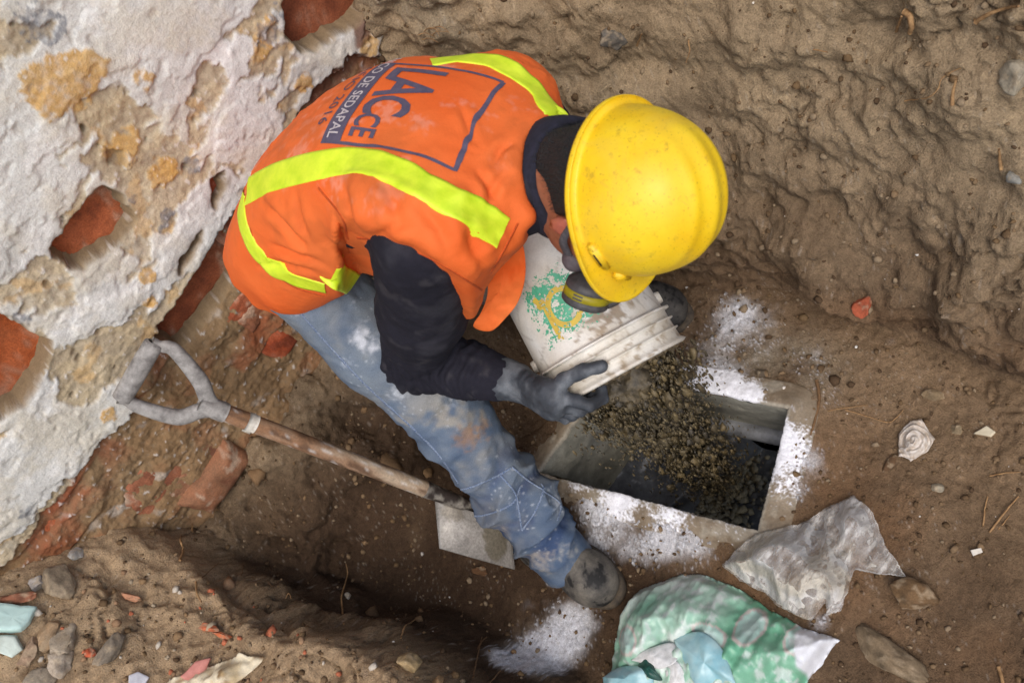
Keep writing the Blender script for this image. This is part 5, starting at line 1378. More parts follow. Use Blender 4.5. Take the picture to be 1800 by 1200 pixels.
V, F = tube(catmull(np.array([S1 - sx * 0.012, S1, S1 + sx * 0.05, BT + sx * 0.0, BT + sx * 0.03]), 40), np.interp(np.linspace(0, 1, 40), [0, .05, .3, .75, 1], [0.0220, 0.0232, 0.0215, 0.017, 0.009]), 20); Va = np.asarray(V)
n1 = fbm(Va, 34, 4, 1210); c = mixc(np.tile(lin(66, 58, 54), (len(Va), 1)), lin(150, 144, 134), sst(-0.1, 0.25, n1))
mesh('socket', V, F, M_STEEL, shovel, col=c)
# blade: square mouth, dished, sides turned up
b_end = [ground_px(781, 966)[0] + [0, 0, .012], ground_px(912, 1003)[0] + [0, 0, .012]]; b_sh = [ground_px(786, 888)[0] + [0, 0, .030], ground_px(915, 926)[0] + [0, 0, .030]]
BW0 = nrm(b_end[1] - b_end[0]); nv, nu = 40, 34
bl = []
for i, q in enumerate(np.linspace(0, 1, nv)):
    l = b_sh[0] * (1 - q) + b_end[0] * q; r = b_sh[1] * (1 - q) + b_end[1] * q
    for s in np.linspace(0, 1, nu):
        p = l + (r - l) * s; e = 2 * s - 1
        if q < 0.12: p = p + (l * 0.5 + r * 0.5 - p) * (1 - q / 0.12) * 0.25 * 0
        z = 0.034 * e ** 4 * (1 - 0.60 * q) - 0.010 * (1 - e ** 2) * (1 - 0.7 * q) + 0.030 * np.exp(-(q / 0.22) ** 2) * np.exp(-(e / 0.35) ** 2)
        bl.append(p + np.array([0, 0, z]) - sx * 0.02 * (1 - e ** 2) * (1 if q < 0.02 else 0) + sx * 0.006 * (1 - e ** 2) * q)
bl = np.array(bl); bot = bl - [0, 0, 0.003]
F = grid_faces(nv, nu); off = len(bl); per = list(range(nu)) + [i * nu + nu - 1 for i in range(1, nv)] + [(nv - 1) * nu + j for j in range(nu - 2, -1, -1)] + [i * nu for i in range(nv - 2, 0, -1)]
FF = F.tolist() + (F[:, ::-1] + off).tolist() + [[per[(k + 1) % len(per)], per[k], per[k] + off, per[(k + 1) % len(per)] + off] for k in range(len(per))]
V = np.vstack([bl, bot]); n1, n2 = fbm(V, 12, 4, 1220), fbm(V, 60, 4, 1225)
c = mixc(np.tile(lin(164, 160, 154), (len(V), 1)), lin(128, 124, 118), np.clip(0.4 + n1, 0, 1))
wetc = Pz(880, 945, 0.04); g = np.exp(-((V - wetc) ** 2).sum(1) / 0.055 ** 2); c = mixc(c, lin(116, 110, 96), sst(0.36, 0.44, g + 0.35 * n1)); wetc = Pz(800, 895, 0.07); g = np.exp(-((V - wetc) ** 2).sum(1) / 0.035 ** 2); c = mixc(c, lin(120, 112, 98), 0.7 * sst(0.3, 0.6, g + 0.3 * n2))
mesh('blade', V, FF, M_STEEL, shovel, col=c)

# ------------------------------------------------------------------ crumpled sheets (bags)
def sheet(name, outline, hfun, mat, label, cat, res=0.0045, zlift=0.006, colfn=None, z0=0.06, parent=None, thick=0.0012):
    """thin crumpled sheet whose outline lies on the ground; hfun gives its height over the ground"""
    O = np.array([Pz(*p, z0)[:2] for p in outline]); lo, hi = O.min(0) - 0.01, O.max(0) + 0.01
    xs, ys = np.arange(lo[0], hi[0], res), np.arange(lo[1], hi[1], res); X, Y = np.meshgrid(xs, ys, indexing='ij'); x, y = X.ravel(), Y.ravel()
    P3 = np.stack([x, y, 0 * x], 1); d = poly_sd(x + 0.004 * fbm(P3, 30, 3, 1300), y + 0.004 * fbm(P3, 30, 3, 1301), O)
    g = np.array([ground_at(a, b)[2] if dd < 0.01 else 0 for a, b, dd in zip(x, y, d)])
    gs = g.reshape(X.shape)
    for _ in range(3): 
        gp = np.pad(gs, 1, mode='edge'); gs = np.maximum(gs, (gp[:-2, 1:-1] + gp[2:, 1:-1] + gp[1:-1, :-2] + gp[1:-1, 2:]) / 4)
    z = gs.ravel() + zlift + hfun(x, y, d, P3)
    V = np.stack([x, y, z], 1); F = grid_faces(len(xs), len(ys)); F = F[(d[F] < 0).sum(1) >= 2]
    D2 = d.reshape(X.shape); gxd, gyd = np.gradient(D2, res); sh_ = np.clip(d, 0, res * 1.5); V[:, 0] -= gxd.ravel() * sh_; V[:, 1] -= gyd.ravel() * sh_
    use = np.unique(F); mp = -np.ones(len(V), int); mp[use] = np.arange(len(use)); V, F, d_ = V[use], mp[F], d[use]
    col = colfn(V, d_) if colfn else None
    nn = vnormals(V, F); off = len(V)
    # thickness with closed border
    E = np.concatenate([F[:, [0, 1]], F[:, [1, 2]], F[:, [2, 3]], F[:, [3, 0]]]); key = np.sort(E, 1); ku, inv, cnt = np.unique(key, axis=0, return_inverse=True, return_counts=True)
    be = E[cnt[inv.ravel()] == 1]
    FF = np.vstack([F, F[:, ::-1] + off, np.stack([be[:, 1], be[:, 0], be[:, 0] + off, be[:, 1] + off], 1)])
    VV = np.vstack([V, V - nn * thick])
    o = mesh(name, VV, FF, mat, parent, col=None if col is None else np.vstack([col, col]))
    if label: tag(o, label, cat)
    return o, V, F
def crumple(P, f, seed, amp): 
    a = fbm(P + 0.02 * fbm(P, 7, 2, seed)[:, None], f, 4, seed + 1, ridged=True) - 0.4
    b = np.abs(fbm(P, f * 1.7, 3, seed + 7)); return amp * (a - 0.8 * b)
# clear bag
t_ = NT('clear crumpled polythene'); _n = t_.noise(20, 6, 0.62, dist=0.25, stretch=(1.0, 3.2, 1.0))
_tr = t_.n('ShaderNodeBsdfTransparent'); _mx = t_.n('ShaderNodeMixShader'); _fr = t_.n('ShaderNodeFresnel'); _fr.inputs[0].default_value = 1.35
_at = t_.n('ShaderNodeAttribute', attribute_name='Col')
t_.done(_at.outputs['Color'], 0.13, t_.bump(_n, 1.0, 0.010, t_.bump(t_.noise(110, 4), 0.4, 0.002)), Specular_IOR_Level=0.9)
_fac = t_.math('ADD', t_.ramp(_n, [(0.36, 0.07), (0.54, 0.22), (0.70, 0.66)]), t_.math('MULTIPLY', _fr.outputs[0], 0.9))  # opaque streaks paint whitish highlights into the film
_tl = t_.n('ShaderNodeBsdfTranslucent'); _tl.inputs[0].default_value = (.85, .84, .80, 1); _m2 = t_.n('ShaderNodeMixShader'); _m2.inputs[0].default_value = 0.22; t_.l(t_.b.outputs[0], _m2.inputs[1]); t_.l(_tl.outputs[0], _m2.inputs[2])
t_.l(_fac, _mx.inputs[0]); t_.l(_tr.outputs[0], _mx.inputs[1]); t_.l(_m2.outputs[0], _mx.inputs[2]); t_.l(_mx.outputs[0], t_.out.inputs[0]); M_POLY = t_.m
bag_out = [(1270, 993), (1300, 968), (1330, 940), (1385, 928), (1420, 915), (1450, 890), (1500, 868), (1535, 900), (1552, 950), (1592, 1012), (1555, 1010), (1500, 1000), (1495, 1030), (1478, 1075), (1452, 1082), (1450, 1055), (1430, 1090), (1410, 1086), (1365, 1065), (1345, 1040), (1300, 1020)]
def hb(x, y, d, P): return 0.078 * sst(0, -0.06, d) * (0.7 + 0.7 * fbm(P, 6, 2, 1310)) + crumple(P * [1, .6, 1], 6.5, 1315, 0.020) * sst(0.0, -0.012, d) + 0.020 * (fbm(np.stack([P[:, 0] * 0.35 + P[:, 1] * 0.15, P[:, 1] - P[:, 0] * 0.6, 0 * P[:, 0]], 1), 20, 3, 1317, ridged=True) - 0.4) * sst(0, -0.02, d) + 0.012
sheet('plastic_bag', bag_out, hb, M_POLY, 'clear crumpled plastic bag lying on the soil beside the chamber', 'bag', colfn=lambda V, d: mixc(np.tile(lin(246, 245, 242), (len(V), 1)), lin(236, 230, 216), sst(-0.2, 0.4, fbm(V, 12, 3, 1319)) * sst(0.35, 0.0, V[:, 0])), res=0.0036)
# cement sack, green print
M_SACK = attr_mat('printed plastic sack', 0.34, 0.12, 500, 0.0005, 0.5, 34, spec=0.5)
sack_out = [(1055, 1215), (1062, 1150), (1075, 1075), (1110, 1030), (1180, 1004), (1220, 1003), (1290, 1030), (1340, 1065), (1400, 1098), (1470, 1120), (1400, 1215), (1340, 1280), (1120, 1280)]
SKP = lambda px, py: Pz(px, py, 0.14)[:2]
LOBES = [((1315, 1100), 0.026, 0.040, 0.5), ((1250, 1118), 0.036, 0.022, 0.1), ((1395, 1118), 0.02, 0.036, 0.5), ((1103, 1125), 0.032, 0.030, 0.0)]
def sack_h(x, y, d, P):
    h = 0.085 * sst(0.0, -0.10, d) + 0.035 * sst(0.0, -0.02, d) + crumple(P, 7, 1330, 0.020) * sst(0, -0.02, d) + crumple(P, 17, 1335, 0.006) * sst(0, -0.01, d)
    a, b = np.array(SKP(1090, 1180)), np.array(SKP(1235, 1110)); e = nrm(b - a); n_ = np.array([-e[1], e[0]])
    v = (np.stack([x, y], 1) - a) @ n_; u_ = (np.stack([x, y], 1) - a) @ e
    h = h + 0.026 * (fbm(np.stack([x * 0.4 + y * 0.2, y - x * 0.5, 0 * x], 1), 13, 3, 1337, ridged=True) - 0.4) * sst(0, -0.02, d)
    return h - 0.022 * np.exp(-((v - 0.0) / 0.012) ** 2) * sst(-0.02, 0.03, u_) * sst(0.24, 0.16, u_)
def sack_c(V, d):
    n1, n2 = fbm(V, 9, 4, 1340), fbm(V, 40, 4, 1345)
    c = mixc(np.tile(lin(136, 188, 160), (len(V), 1)), lin(190, 210, 196), np.clip(0.4 + 0.9 * n1 + 0.3 * n2, 0, 1))
    far = (V[:, :2] - SKP(1180, 1020)) @ nrm(np.array(SKP(1250, 1150)) - SKP(1180, 1020))
    c = mixc(c, lin(196, 204, 196), 0.7 * sst(0.03, -0.01, far - 0.02 * n1)); c = mixc(c, lin(76, 160, 118), 0.6 * sst(0.07, 0.12, far + 0.02 * n1) * sst(-0.05, 0.1, (V[:, :2] - SKP(1250, 1100)) @ nrm(np.array(SKP(1400, 1150)) - SKP(1250, 1100))))
    for (px, py), rx, ry, th in LOBES:
        q = V[:, :2] - SKP(px, py); qi = np.stack([q @ XI[:2] / (XI[:2] @ XI[:2]) , q @ YI[:2] / (YI[:2] @ YI[:2])], 1)
        u_, v_ = qi[:, 0] * math.cos(th) + qi[:, 1] * math.sin(th), -qi[:, 0] * math.sin(th) + qi[:, 1] * math.cos(th)
        r = (np.abs(u_ / rx) ** 2.4 + np.abs(v_ / ry) ** 2.4) ** (1 / 2.4) + 0.08 * n1
        c = mixc(c, lin(206, 190, 184), sst(1.22, 1.14, r) * 0.9); c = mixc(c, lin(176, 208, 196), sst(1.0, 0.94, r)); c = mixc(c, lin(200, 220, 212), sst(0.7, 0.4, r) * 0.6)
    e0, e1 = np.array(SKP(1395, 1145)), np.array(SKP(1365, 1210)); q = (V[:, :2] - e0) @ nrm(np.array(SKP(1470, 1120)) - SKP(1385, 1130))
    c = mixc(c, lin(226, 228, 232), sst(-0.002, 0.006, q + 0.012 * n1))
    c = mixc(c, lin(228, 230, 228), 0.55 * sst(0.15, 0.5, n2 + 0.5 * n1)); return np.clip(c, 0.02, 0.85)
sack, SV_, SF_ = sheet('cement_sack', sack_out, sack_h, M_SACK, 'crumpled sack with faded green and white print at the lower edge of the pit', 'sack', colfn=sack_c, res=0.004, z0=0.10)
# torn mouth of the sack: blue lining and flaps
M_BLUE = simple_mat('pale blue plastic', lin(184, 214, 214), lin(140, 190, 200), 22, 0.3, spec=0.5)
M_TEAL = simple_mat('dark green plastic', lin(40, 92, 80), lin(26, 54, 48), 40, 0.4)
M_WHTP = simple_mat('white woven plastic', lin(226, 226, 224), lin(190, 190, 186), 60, 0.5, lo=0.3, hi=0.6)
SKB = BVHTree.FromPolygons([Vector(v) for v in SV_], [tuple(f) for f in SF_.tolist()])
def sack_hit(px, py):
    p, n_ = hit_on(SKB, px, py)
    return p if p is not None else Pz(px, py, 0.14)
def flap(name, pts, rise, mat, seed, n=26):
    c = np.array([sack_hit(*p) for p in pts]); per = catmull(np.vstack([c, c[:1]]), 64)[:-1]; cen = per.mean(0); R = []
    for k, s in enumerate(np.linspace(0, 1, 14)):
        q = cen + (per - cen) * s; q[:, 2] += 0.004 + rise * (1 - s ** 2) + 0.006 * fbm(q, 22, 3, seed) ; R.append(q)
    V = np.vstack(R); F = grid_faces(14, 63, closed_v=True); nn = vnormals(V, F); off = len(V)
    V2 = np.vstack([V, V - [0, 0, 0.002]]); a = np.arange(13 * 63, 14 * 63); b = np.roll(a, -1)
    FF = np.vstack([F, F[:, ::-1] + off, np.stack([b, a, a + off, b + off], 1)]); return mesh(name, V2, FF, mat, sack)
flap('torn_flap', [(1185, 1125), (1210, 1112), (1240, 1112), (1270, 1140), (1290, 1190), (1300, 1225), (1250, 1225), (1215, 1190)], 0.030, M_BLUE, 1351)
flap('torn_flap', [(1060, 1190), (1090, 1172), (1130, 1172), (1150, 1195), (1130, 1215), (1070, 1215)], 0.022, M_BLUE, 1353)
flap('torn_flap', [(1110, 1160), (1140, 1140), (1185, 1130), (1190, 1160), (1160, 1175), (1130, 1165)], 0.012, M_WHTP, 1355)
flap('torn_flap', [(1120, 1172), (1135, 1150), (1148, 1150), (1152, 1175), (1165, 1195), (1140, 1190)], 0.016, M_TEAL, 1357)
flap('torn_flap', [(1170, 1180), (1185, 1160), (1200, 1175), (1215, 1220), (1180, 1220)], 0.014, M_WHTP, 1359)
# white crushed cup-like wrap on the right
t_ = NT('milky film'); _n = t_.noise(60, 5, 0.6, dist=1); M_MILK = t_.done(t_.ramp(_n, [(0.3, lin(170, 150, 126)), (0.6, lin(212, 204, 194))]), 0.3, t_.bump(_n, 0.7, 0.004), Specular_IOR_Level=0.5)
def hs(x, y, d, P):
    c = np.array(Pz(1605, 775, 0.05)[:2]); q = np.stack([x, y], 1) - c; r = np.linalg.norm(q, axis=1); a = np.arctan2(q[:, 1], q[:, 0])
    return 0.022 * sst(0, -0.03, d) + 0.006 * np.sin(r * 420 + 1.3 * a + 2.5 * fbm(P, 20, 2, 1370)) * sst(0, -0.006, d) + 0.004
sheet('plastic_wrapper', [(1578, 800), (1580, 762), (1598, 737), (1618, 733), (1630, 750), (1643, 770), (1632, 792), (1612, 802), (1600, 810), (1590, 800)], hs, M_MILK, 'crumpled milky plastic wrapper half buried right of the chamber', 'wrapper', res=0.0022, z0=0.05)
# ------------------------------------------------------------------ loose stones, rubble, roots, litter
def stone_mesh(name, c, axes, size, mat, seed, col, sub=4, rough_=0.10, flatz=None):
    bm = bmesh.new(); bmesh.ops.create_icosphere(bm, subdivisions=sub, radius=1.0)
    V = np.array([v.co for v in bm.verts]); F = [[v.index for v in f.verts] for f in bm.faces]; bm.free()
    V = V.copy(); rr_ = np.random.default_rng(500 + seed)
    for _ in range(14):
        pn_ = nrm(rr_.normal(size=3)); o_ = rr_.uniform(0.55, 0.85); V -= np.maximum(0, V @ pn_ - o_)[:, None] * pn_
    V /= np.abs(V).max(0)
    V = V * (1 + rough_ * fbm(V * 0.5 + seed, 1.6, 3, 1400 + seed)[:, None] * 2.2 + 0.06 * fbm(V + seed, 6, 4, 1405)[:, None])
    W = np.asarray(c) + (V * np.asarray(size)) @ np.asarray(axes)
    n = fbm(W, 40, 4, 1410 + seed); cc = mixc(np.tile(lin(*col), (len(W), 1)), lin(*(np.array(col) * 0.72)), np.clip(0.4 + n, 0, 1))
    cc = mixc(cc, lin(168, 150, 124), 0.5 * sst(0.05, 0.35, fbm(W, 60, 3, 1412)))
    return mesh(name, W, F, mat, col=cc)
M_STONE = attr_mat('dusty stone', 0.9, 0.22, 240, 0.0010, 0.6, 60, spec=0.2)
def img_axes(ang, n_):
    """axes lying on the ground at an angle measured in the picture"""
    d = math.cos(ang) * XI + math.sin(ang) * YI; n_ = nrm(n_); d = nrm(d - n_ * (d @ n_)); return np.array([d, np.cross(n_, d), n_])
def stone(px, py, ln, wd, th, ang, col, seed, label, name='stone', cat='stone', group=None, sink=0.38, rough_=0.10):
    p, n_ = ground_px(px, py); dist = np.linalg.norm(p - CAM); k = dist / FPX / 2
    ax = img_axes(math.radians(ang), n_); s = np.array([ln * k, wd * k, th * k])
    o = stone_mesh(name, p + nrm(n_) * s[2] * (1 - 2 * sink), ax, s, M_STONE, seed, col, rough_=rough_)
    tag(o, label, cat, group); return o
stone(1602, 1045, 80, 54, 40, 8, (112, 88, 62), 1, 'dark wedge shaped stone just below the clear plastic bag', sink=0.3)
stone(1563, 1150, 124, 60, 44, 20, (134, 116, 92), 32, 'long grey mortar lump right of the green sack', name='mortar_lump', cat='rubble', sink=0.42, rough_=0.13)
stone(1078, 66, 56, 40, 36, 8, (104, 98, 90), 3, 'smooth grey stone stuck high in the bank above the helmet')
stone(1790, 132, 60, 46, 40, 80, (166, 156, 136), 4, 'pale stone stuck in the bank at the right edge of the photo')
stone(1640, 695, 34, 20, 16, 5, (140, 120, 92), 5, 'small flat stone lying alone on the right floor of the pit')
stone(1683, 755, 24, 20, 14, 0, (146, 128, 100), 6, 'small round brown pebble left of the white paper scrap')
stone(1648, 857, 20, 18, 14, 0, (156, 146, 126), 7, 'small grey pebble on the soil above the clear bag')
stone(1785, 313, 26, 20, 18, 0, (140, 138, 130), 8, 'little grey stone low in the right bank')
stone(1338, 657, 24, 16, 14, 10, (120, 106, 88), 9, 'small brown lump on the mortar dusted soil behind the chamber')
stone(1564, 815, 34, 14, 12, -55, (110, 84, 60), 10, 'thin dark clod beside the milky wrapper')
stone(1520, 537, 44, 36, 22, -70, (176, 92, 64), 11, 'small red brick fragment at the foot of the bank', name='brick_fragment', cat='brick fragment', sink=0.2)
stone(715, 1168, 40, 50, 30, 80, (186, 160, 118), 12, 'rounded yellowish stone at the crest of the left bank', sink=0.3)
stone(102, 1027, 62, 48, 40, 60, (150, 134, 112), 13, 'blocky grey brown stone below the foot of the wall', sink=0.2)
stone(66, 1028, 30, 22, 20, -40, (176, 168, 160), 14, 'pale angular stone left of the blocky grey brown one', sink=0.2)
stone(30, 1056, 72, 18, 22, -8, (150, 98, 74), 15, 'flat reddish brick shard above the pale blue plaster scrap', name='brick_fragment', cat='brick fragment', sink=0.2)
stone(133, 980, 24, 34, 14, 20, (222, 218, 208), 16, 'small white plaster chip on the soil under the wall', name='plaster_chip', cat='plaster chip', sink=0.1)
stone(78, 1115, 26, 50, 24, 25, (170, 142, 110), 17, 'upright tan brick shard right of the pale blue scrap', name='brick_fragment', cat='brick fragment', sink=0.2)
stone(52, 1145, 20, 58, 22, 25, (160, 134, 110), 18, 'narrow curved shard between the pale blue scrap and the rubble', name='brick_fragment', cat='brick fragment', sink=0.2)
stone(112, 1130, 46, 72, 30, 12, (172, 158, 138), 19, 'large crusty grey mortar lump near the left edge', name='mortar_lump', cat='rubble', sink=0.35, rough_=0.22)
stone(104, 1165, 44, 40, 26, 12, (178, 164, 146), 20, 'crusty mortar lump with a hollow at the lower left', name='mortar_lump', cat='rubble', sink=0.35, rough_=0.22)
stone(200, 1140, 28, 62, 30, 28, (140, 128, 112), 21, 'grey elongated stone leaning in the left bank soil', sink=0.25)
stone(70, 1188, 46, 30, 26, 0, (168, 154, 134), 22, 'pale flat stone at the bottom left edge', sink=0.3)
stone(228, 1053, 28, 14, 12, 15, (206, 150, 116), 23, 'small orange pink brick chip on the left bank', name='brick_fragment', cat='brick fragment', sink=0.1)
stone(365, 1105, 52, 15, 12, 28, (200, 112, 76), 24, 'curved orange brick flake on the crest of the left bank', name='brick_fragment', cat='brick fragment', sink=0.1)
stone(398, 1123, 50, 11, 10, 12, (196, 110, 72), 25, 'thin orange brick sliver right of the curved flake', name='brick_fragment', cat='brick fragment', sink=0.1)
stone(160, 1145, 18, 14, 12, 0, (186, 92, 62), 26, 'tiny red brick crumb on the left bank', name='brick_fragment', cat='brick fragment', sink=0.1)
stone(845, 1003, 30, 18, 16, 10, (116, 84, 58), 27, 'brown clod lying just below the shovel blade')
stone(610, 1048, 12, 12, 10, 0, (196, 188, 172), 28, 'tiny pale pebble on the dark pit slope')
# pale blue painted plaster scraps, bottom left
M_PBLUE = simple_mat('pale blue painted plaster', lin(196, 222, 214), lin(176, 204, 198), 26, 0.7)
def slab(name, pxs, thick, mat, label, cat, lift=0.012, seed=1, tilt=0.0):
    c = np.array([ground_px(*p)[0] for p in pxs]); cen = c.mean(0); u_, s_, vt = np.linalg.svd(c - cen); n_ = vt[2] if vt[2][2] > 0 else -vt[2]
    q = c - cen; q = q - np.outer(q @ n_, n_); per = []
    for i in range(len(q)):
        a, b = q[i], q[(i + 1) % len(q)]
        for s in np.linspace(0, 1, 6, endpoint=False): per.append(a + (b - a) * s)
    per = np.array(per); per += 0.06 * np.abs(per).max() * fbm(per + cen, 30, 3, 1450 + seed)[:, None] * nrm(per.mean(0) + 1e-6) 
    m = len(per); rows = [0.001, 0.35, 0.7, 0.94, 1.0]; R = [per * s + cen + n_ * (lift + thick * (1 - 0.35 * (s > 0.97)) + 0.0015 * fbm(per * s + cen, 60, 2, 3)[:, None]) for s in rows] + [per * 1.0 + cen + n_ * (lift - 0.01)]
    V = np.vstack(R); return tag(mesh(name, V, grid_faces(len(R), m, closed_v=True), mat), label, cat)
slab('plaster_scrap', [(-20, 1062), (66, 1072), (52, 1098), (38, 1112), (-20, 1112)], 0.010, M_PBLUE, 'flat pale blue plaster scrap at the left edge', 'plaster scrap', seed=1)
slab('plaster_scrap', [(-20, 1114), (30, 1116), (44, 1140), (24, 1154), (-10, 1140)], 0.008, simple_mat('chalky blue plaster', lin(204, 216, 206), lin(168, 176, 164), 26, 0.8), 'chalky pale blue scrap below the flat blue one', 'plaster scrap', seed=2)
slab('plaster_scrap', [(318, 1188), (345, 1162), (372, 1155), (360, 1185), (335, 1200)], 0.006, simple_mat('pink plaster', lin(206, 140, 128), lin(180, 116, 104), 40, 0.8), 'pink painted plaster scrap on the left bank', 'plaster scrap', seed=3)
slab('paper_scrap', [(226, 1190), (242, 1182), (262, 1192), (250, 1212), (226, 1208)], 0.003, simple_mat('white paper', lin(214, 214, 218), lin(190, 190, 196), 40, 0.8), 'white paper scrap at the bottom edge', 'paper', seed=4)
slab('paper_scrap', [(1712, 763), (1735, 750), (1750, 760), (1742, 768)], 0.002, simple_mat('cream card', lin(222, 212, 186), lin(200, 188, 160), 40, 0.8), 'small cream card scrap on the right floor', 'paper', seed=5, lift=0.006)
slab('paper_scrap', [(1705, 966), (1724, 962), (1727, 970), (1710, 977)], 0.004, simple_mat('white crumb', lin(226, 220, 208), lin(200, 192, 176), 60, 0.8), 'white crumb of plaster above the straw on the right', 'plaster scrap', seed=6, lift=0.006)
# dirty cloth, bottom left
M_RAG = attr_mat('stained cream rag', 0.9, 0.15, 300, 0.0008, 0.5, 60, spec=0.15)
rag_c = lambda V, d: mixc(mixc(np.tile(lin(222, 210, 182), (len(V), 1)), lin(136, 112, 82), sst(0.0, 0.3, fbm(V, 16, 3, 1460))), lin(196, 170, 120), 0.5 * sst(0, 0.4, fbm(V, 30, 3, 1461)))
sheet('rag', [(350, 1200), (400, 1172), (440, 1150), (476, 1155), (460, 1172), (440, 1200), (420, 1230), (340, 1230)], lambda x, y, d, P: 0.02 * sst(0, -0.03, d) + crumple(P, 16, 1465, 0.02) * sst(0, -0.01, d) + 0.006, M_RAG, 'stained cream rag crumpled on the crest of the left bank', 'rag', colfn=rag_c, res=0.004, z0=0.5)
# small gravel and crumbs, uncountable
def scatter(n, xr, yr, rr, seed, cols, name, label, mask=None, sub=1):
    r = np.random.default_rng(seed); x, y = r.uniform(*xr, n), r.uniform(*yr, n); z, _ = terrain_z(x, y)
    if mask is not None:
        k = mask(x, y, z); x, y = x[k], y[k]
    P = np.array([ground_at(a, b) for a, b in zip(x, y)]); m = len(P); rad = np.clip(r.lognormal(math.log(rr), 0.5, m), rr * 0.4, rr * 3.2)
    P[:, 2] += rad * 0.35; V, F, k = lumps(m, P, rad, seed, sub=sub); cs = np.array([lin(*c) for c in cols])[r.integers(0, len(cols), m)]
    return tag(mesh(name, V, F, M_STONE, col=np.repeat(cs, k, 0), smooth=False), label, 'gravel', kind='stuff')
hm = lambda x, y, z: poly_sd(x, y, HOLE) > 0.02
scatter(5200, (-1.6, 1.0), (-0.1, 1.7), 0.0036, 21, [(112, 90, 64), (98, 78, 56), (126, 104, 78), (84, 66, 48), (140, 122, 98)], 'soil_crumbs', 'fine brown crumbs of earth strewn over the pit and banks', hm)
scatter(420, (-1.6, -0.65), (0.75, 1.66), 0.006, 22, [(168, 152, 128), (196, 186, 170), (150, 120, 92), (184, 110, 80), (138, 112, 82)], 'rubble_crumbs', 'small bits of plaster, brick and stone on the left bank', lambda x, y, z: (z > 0.44) & (y < 1.55))
scatter(90, (-0.9, 0.9), (0.0, 1.3), 0.0020, 23, [(226, 222, 214), (214, 206, 194)], 'white_crumbs', 'white crumbs of lime and plaster on the soil', hm)
# clods that have rolled to the foot of the banks
scatter(260, (-0.85, 0.75), (0.2, 1.62), 0.0085, 24, [(124, 98, 70), (108, 86, 62), (136, 110, 80)], 'earth_clods', 'loose clods of brown earth at the foot of the banks', lambda x, y, z: hm(x, y, z) & (z > 0.07) & (z < 0.45) & (x < 0.55), sub=2)
# roots and straw
M_ROOT = simple_mat('dry root', lin(176, 140, 96), lin(132, 100, 66), 120, 0.85)
M_ROOTD = simple_mat('thin dark root', lin(130, 98, 66), lin(96, 72, 48), 120, 0.9)
def root(pxs, r0, r1, mat, lift=(0.004, 0.02, 0.03), name='root', label=None, cat='root', group='dry roots poking out of the soil'):
    n = len(pxs); lf = np.interp(np.linspace(0, 1, n), np.linspace(0, 1, len(lift)), lift); pts = []
    for (px, py), l in zip(pxs, lf):
        p, n_ = ground_px(px, py); d = np.linalg.norm(p - CAM); pts.append(p + (CAM - p) / d * l)
    q = catmull(np.array(pts), 18); q += 0.0012 * np.stack([fbm(q, 50, 2, s) for s in (1, 2, 3)], 1)
    V, F = tube(q, np.linspace(r0, r1, 18), 7); o = mesh(name, V, F, mat); tag(o, label, cat, group); return o
RT = 'thin dry root sticking out of the earth bank'
root([(604, 1096), (602, 1075), (600, 1050), (605, 1030), (611, 1008), (608, 990)], 0.0026, 0.0014, M_ROOT, label='tall thin root standing up from the crest of the left bank')
root([(316, 985), (322, 965), (318, 945), (330, 908)], 0.0032, 0.0018, M_ROOT, label='knotted root above the dark hollow at the left bank')
root([(338, 935), (338, 918)], 0.0026, 0.001, M_ROOT, label='short stub root right of the knotted one')
root([(355, 1015), (385, 988)], 0.0016, 0.001, M_ROOTD, label='slanting twig at the bottom of the dark hollow')
root([(344, 1022), (346, 1040), (354, 1058)], 0.0028, 0.0018, M_ROOT, label='hanging root on the rim below the dark hollow')
root([(460, 1008), (478, 1030)], 0.0014, 0.001, M_ROOTD, label='short slanting rootlet above the crest')
root([(502, 1052), (508, 1042), (512, 1052)], 0.0016, 0.001, M_ROOT, label='tiny hooped root on the crest of the left bank')
root([(705, 1120), (712, 1100), (722, 1094), (738, 1082)], 0.0022, 0.0012, M_ROOT, label='forked root bending over the right end of the crest')
root([(832, 1190), (838, 1160), (845, 1130), (856, 1118)], 0.002, 0.001, M_ROOTD, label='long thin root rising near the lime patch')
root([(840, 1140), (848, 1118)], 0.0014, 0.001, M_ROOTD, label='side shoot of the long thin root by the lime patch')
root([(862, 1198), (880, 1178)], 0.0016, 0.001, M_ROOTD, label='short twig at the bottom edge beside the lime')
root([(428, 990), (424, 1012)], 0.0016, 0.001, M_ROOTD, label='small upright rootlet in the dark hollow')
root([(1590, 20), (1600, 30), (1602, 45), (1600, 58)], 0.006, 0.004, M_ROOT, label='thick pale root stub at the top of the right bank')
root([(1575, 55), (1585, 30)], 0.003, 0.002, M_ROOT, label='thinner stub left of the thick pale root')
root([(1715, 40), (1740, 25), (1765, 15), (1790, 12)], 0.004, 0.002, M_ROOT, label='root lying flat at the top right corner')
root([(1590, 178), (1630, 172), (1648, 158), (1658, 135), (1690, 120)], 0.0014, 0.0008, M_ROOT, lift=(0.002, 0.006, 0.002), label='hair thin curved root across the right bank')
root([(1674, 185), (1675, 160), (1680, 140)], 0.0036, 0.002, M_ROOT, label='short straight root in the middle of the right bank')
root([(1760, 298), (1758, 280), (1756, 262)], 0.0034, 0.002, M_ROOT, label='short upright root near the right edge of the photo')
root([(1210, 70), (1212, 90), (1206, 110)], 0.002, 0.001, M_ROOT, label='thin hanging root straight above the helmet')
root([(1120, 80), (1128, 60)], 0.0024, 0.0014, M_ROOT, label='little root right of the smooth grey stone')
root([(1430, 88), (1455, 92)], 0.0018, 0.001, M_ROOT, label='tiny root lying on the upper bank')
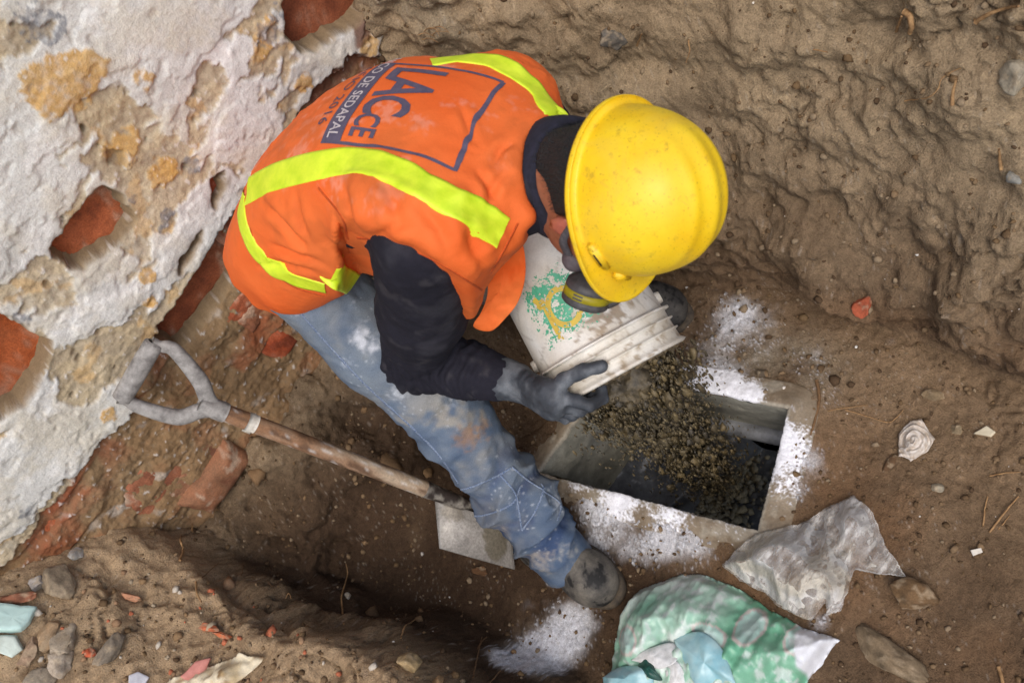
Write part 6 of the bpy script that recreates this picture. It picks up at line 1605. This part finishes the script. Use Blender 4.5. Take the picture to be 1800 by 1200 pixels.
for k, (px, py) in enumerate(((735, 62), (745, 55), (752, 50), (760, 62), (765, 48), (742, 70))):
    a = random.uniform(-0.9, 0.9); root([(px, py), (px + 14 * math.cos(a), py + 10 * math.sin(a)), (px + 30 * math.cos(a + .5), py + 20 * math.sin(a + .5))], 0.0011, 0.0006, M_ROOT, name='rootlet', label='hair root in the bank above the left shoulder, ' + ('leftmost of the tuft', 'second of the tuft from the left', 'highest of the tuft', 'lowest right of the tuft', 'rightmost of the tuft', 'closest to the vest')[k], group='tuft of hair roots above the shoulder')
root([(1435, 668), (1440, 700), (1432, 740), (1424, 765)], 0.0045, 0.0028, M_ROOTD, lift=(0.001, 0.002, 0.001), name='stick', label='flat dark stick across the white lime right of the chamber', cat='stick', group=None)
root([(1485, 720), (1520, 730), (1560, 742), (1575, 735), (1588, 720)], 0.0016, 0.001, M_ROOT, lift=(0.002, 0.004, 0.006), label='bent straw left of the milky wrapper')
root([(1455, 722), (1490, 716), (1525, 712)], 0.0014, 0.001, M_ROOT, lift=(0.002, 0.003, 0.002), label='straw lying beside the dark stick')
ST = 'straws lying on the right floor'
root([(1740, 935), (1762, 905), (1790, 872)], 0.0024, 0.0014, M_ROOT, lift=(0.002, 0.006, 0.004), name='straw', label='longest slanting straw on the right floor', cat='straw', group=ST)
root([(1728, 925), (1732, 890), (1736, 872)], 0.002, 0.0014, M_ROOT, lift=(0.001, 0.003, 0.002), name='straw', label='upright straw left of the longest straw', cat='straw', group=ST)
root([(1755, 930), (1775, 905)], 0.0016, 0.001, M_ROOT, lift=(0.001, 0.003, 0.002), name='straw', label='short straw under the longest straw', cat='straw', group=ST)
root([(1740, 836), (1770, 830), (1796, 830)], 0.0018, 0.001, M_ROOT, lift=(0.002, 0.004, 0.002), name='straw', label='level straw above the longest straw at the right edge', cat='straw', group=ST)
root([(1756, 1172), (1762, 1195), (1768, 1212)], 0.004, 0.003, M_ROOT, lift=(0.004, 0.01, 0.004), name='straw', label='thick pale straw in the bottom right corner', cat='straw', group=ST)
root([(1772, 165), (1790, 158), (1806, 154)], 0.0018, 0.001, M_ROOT, lift=(0.002, 0.004, 0.002), label='thin root under the pale stone at the right edge')
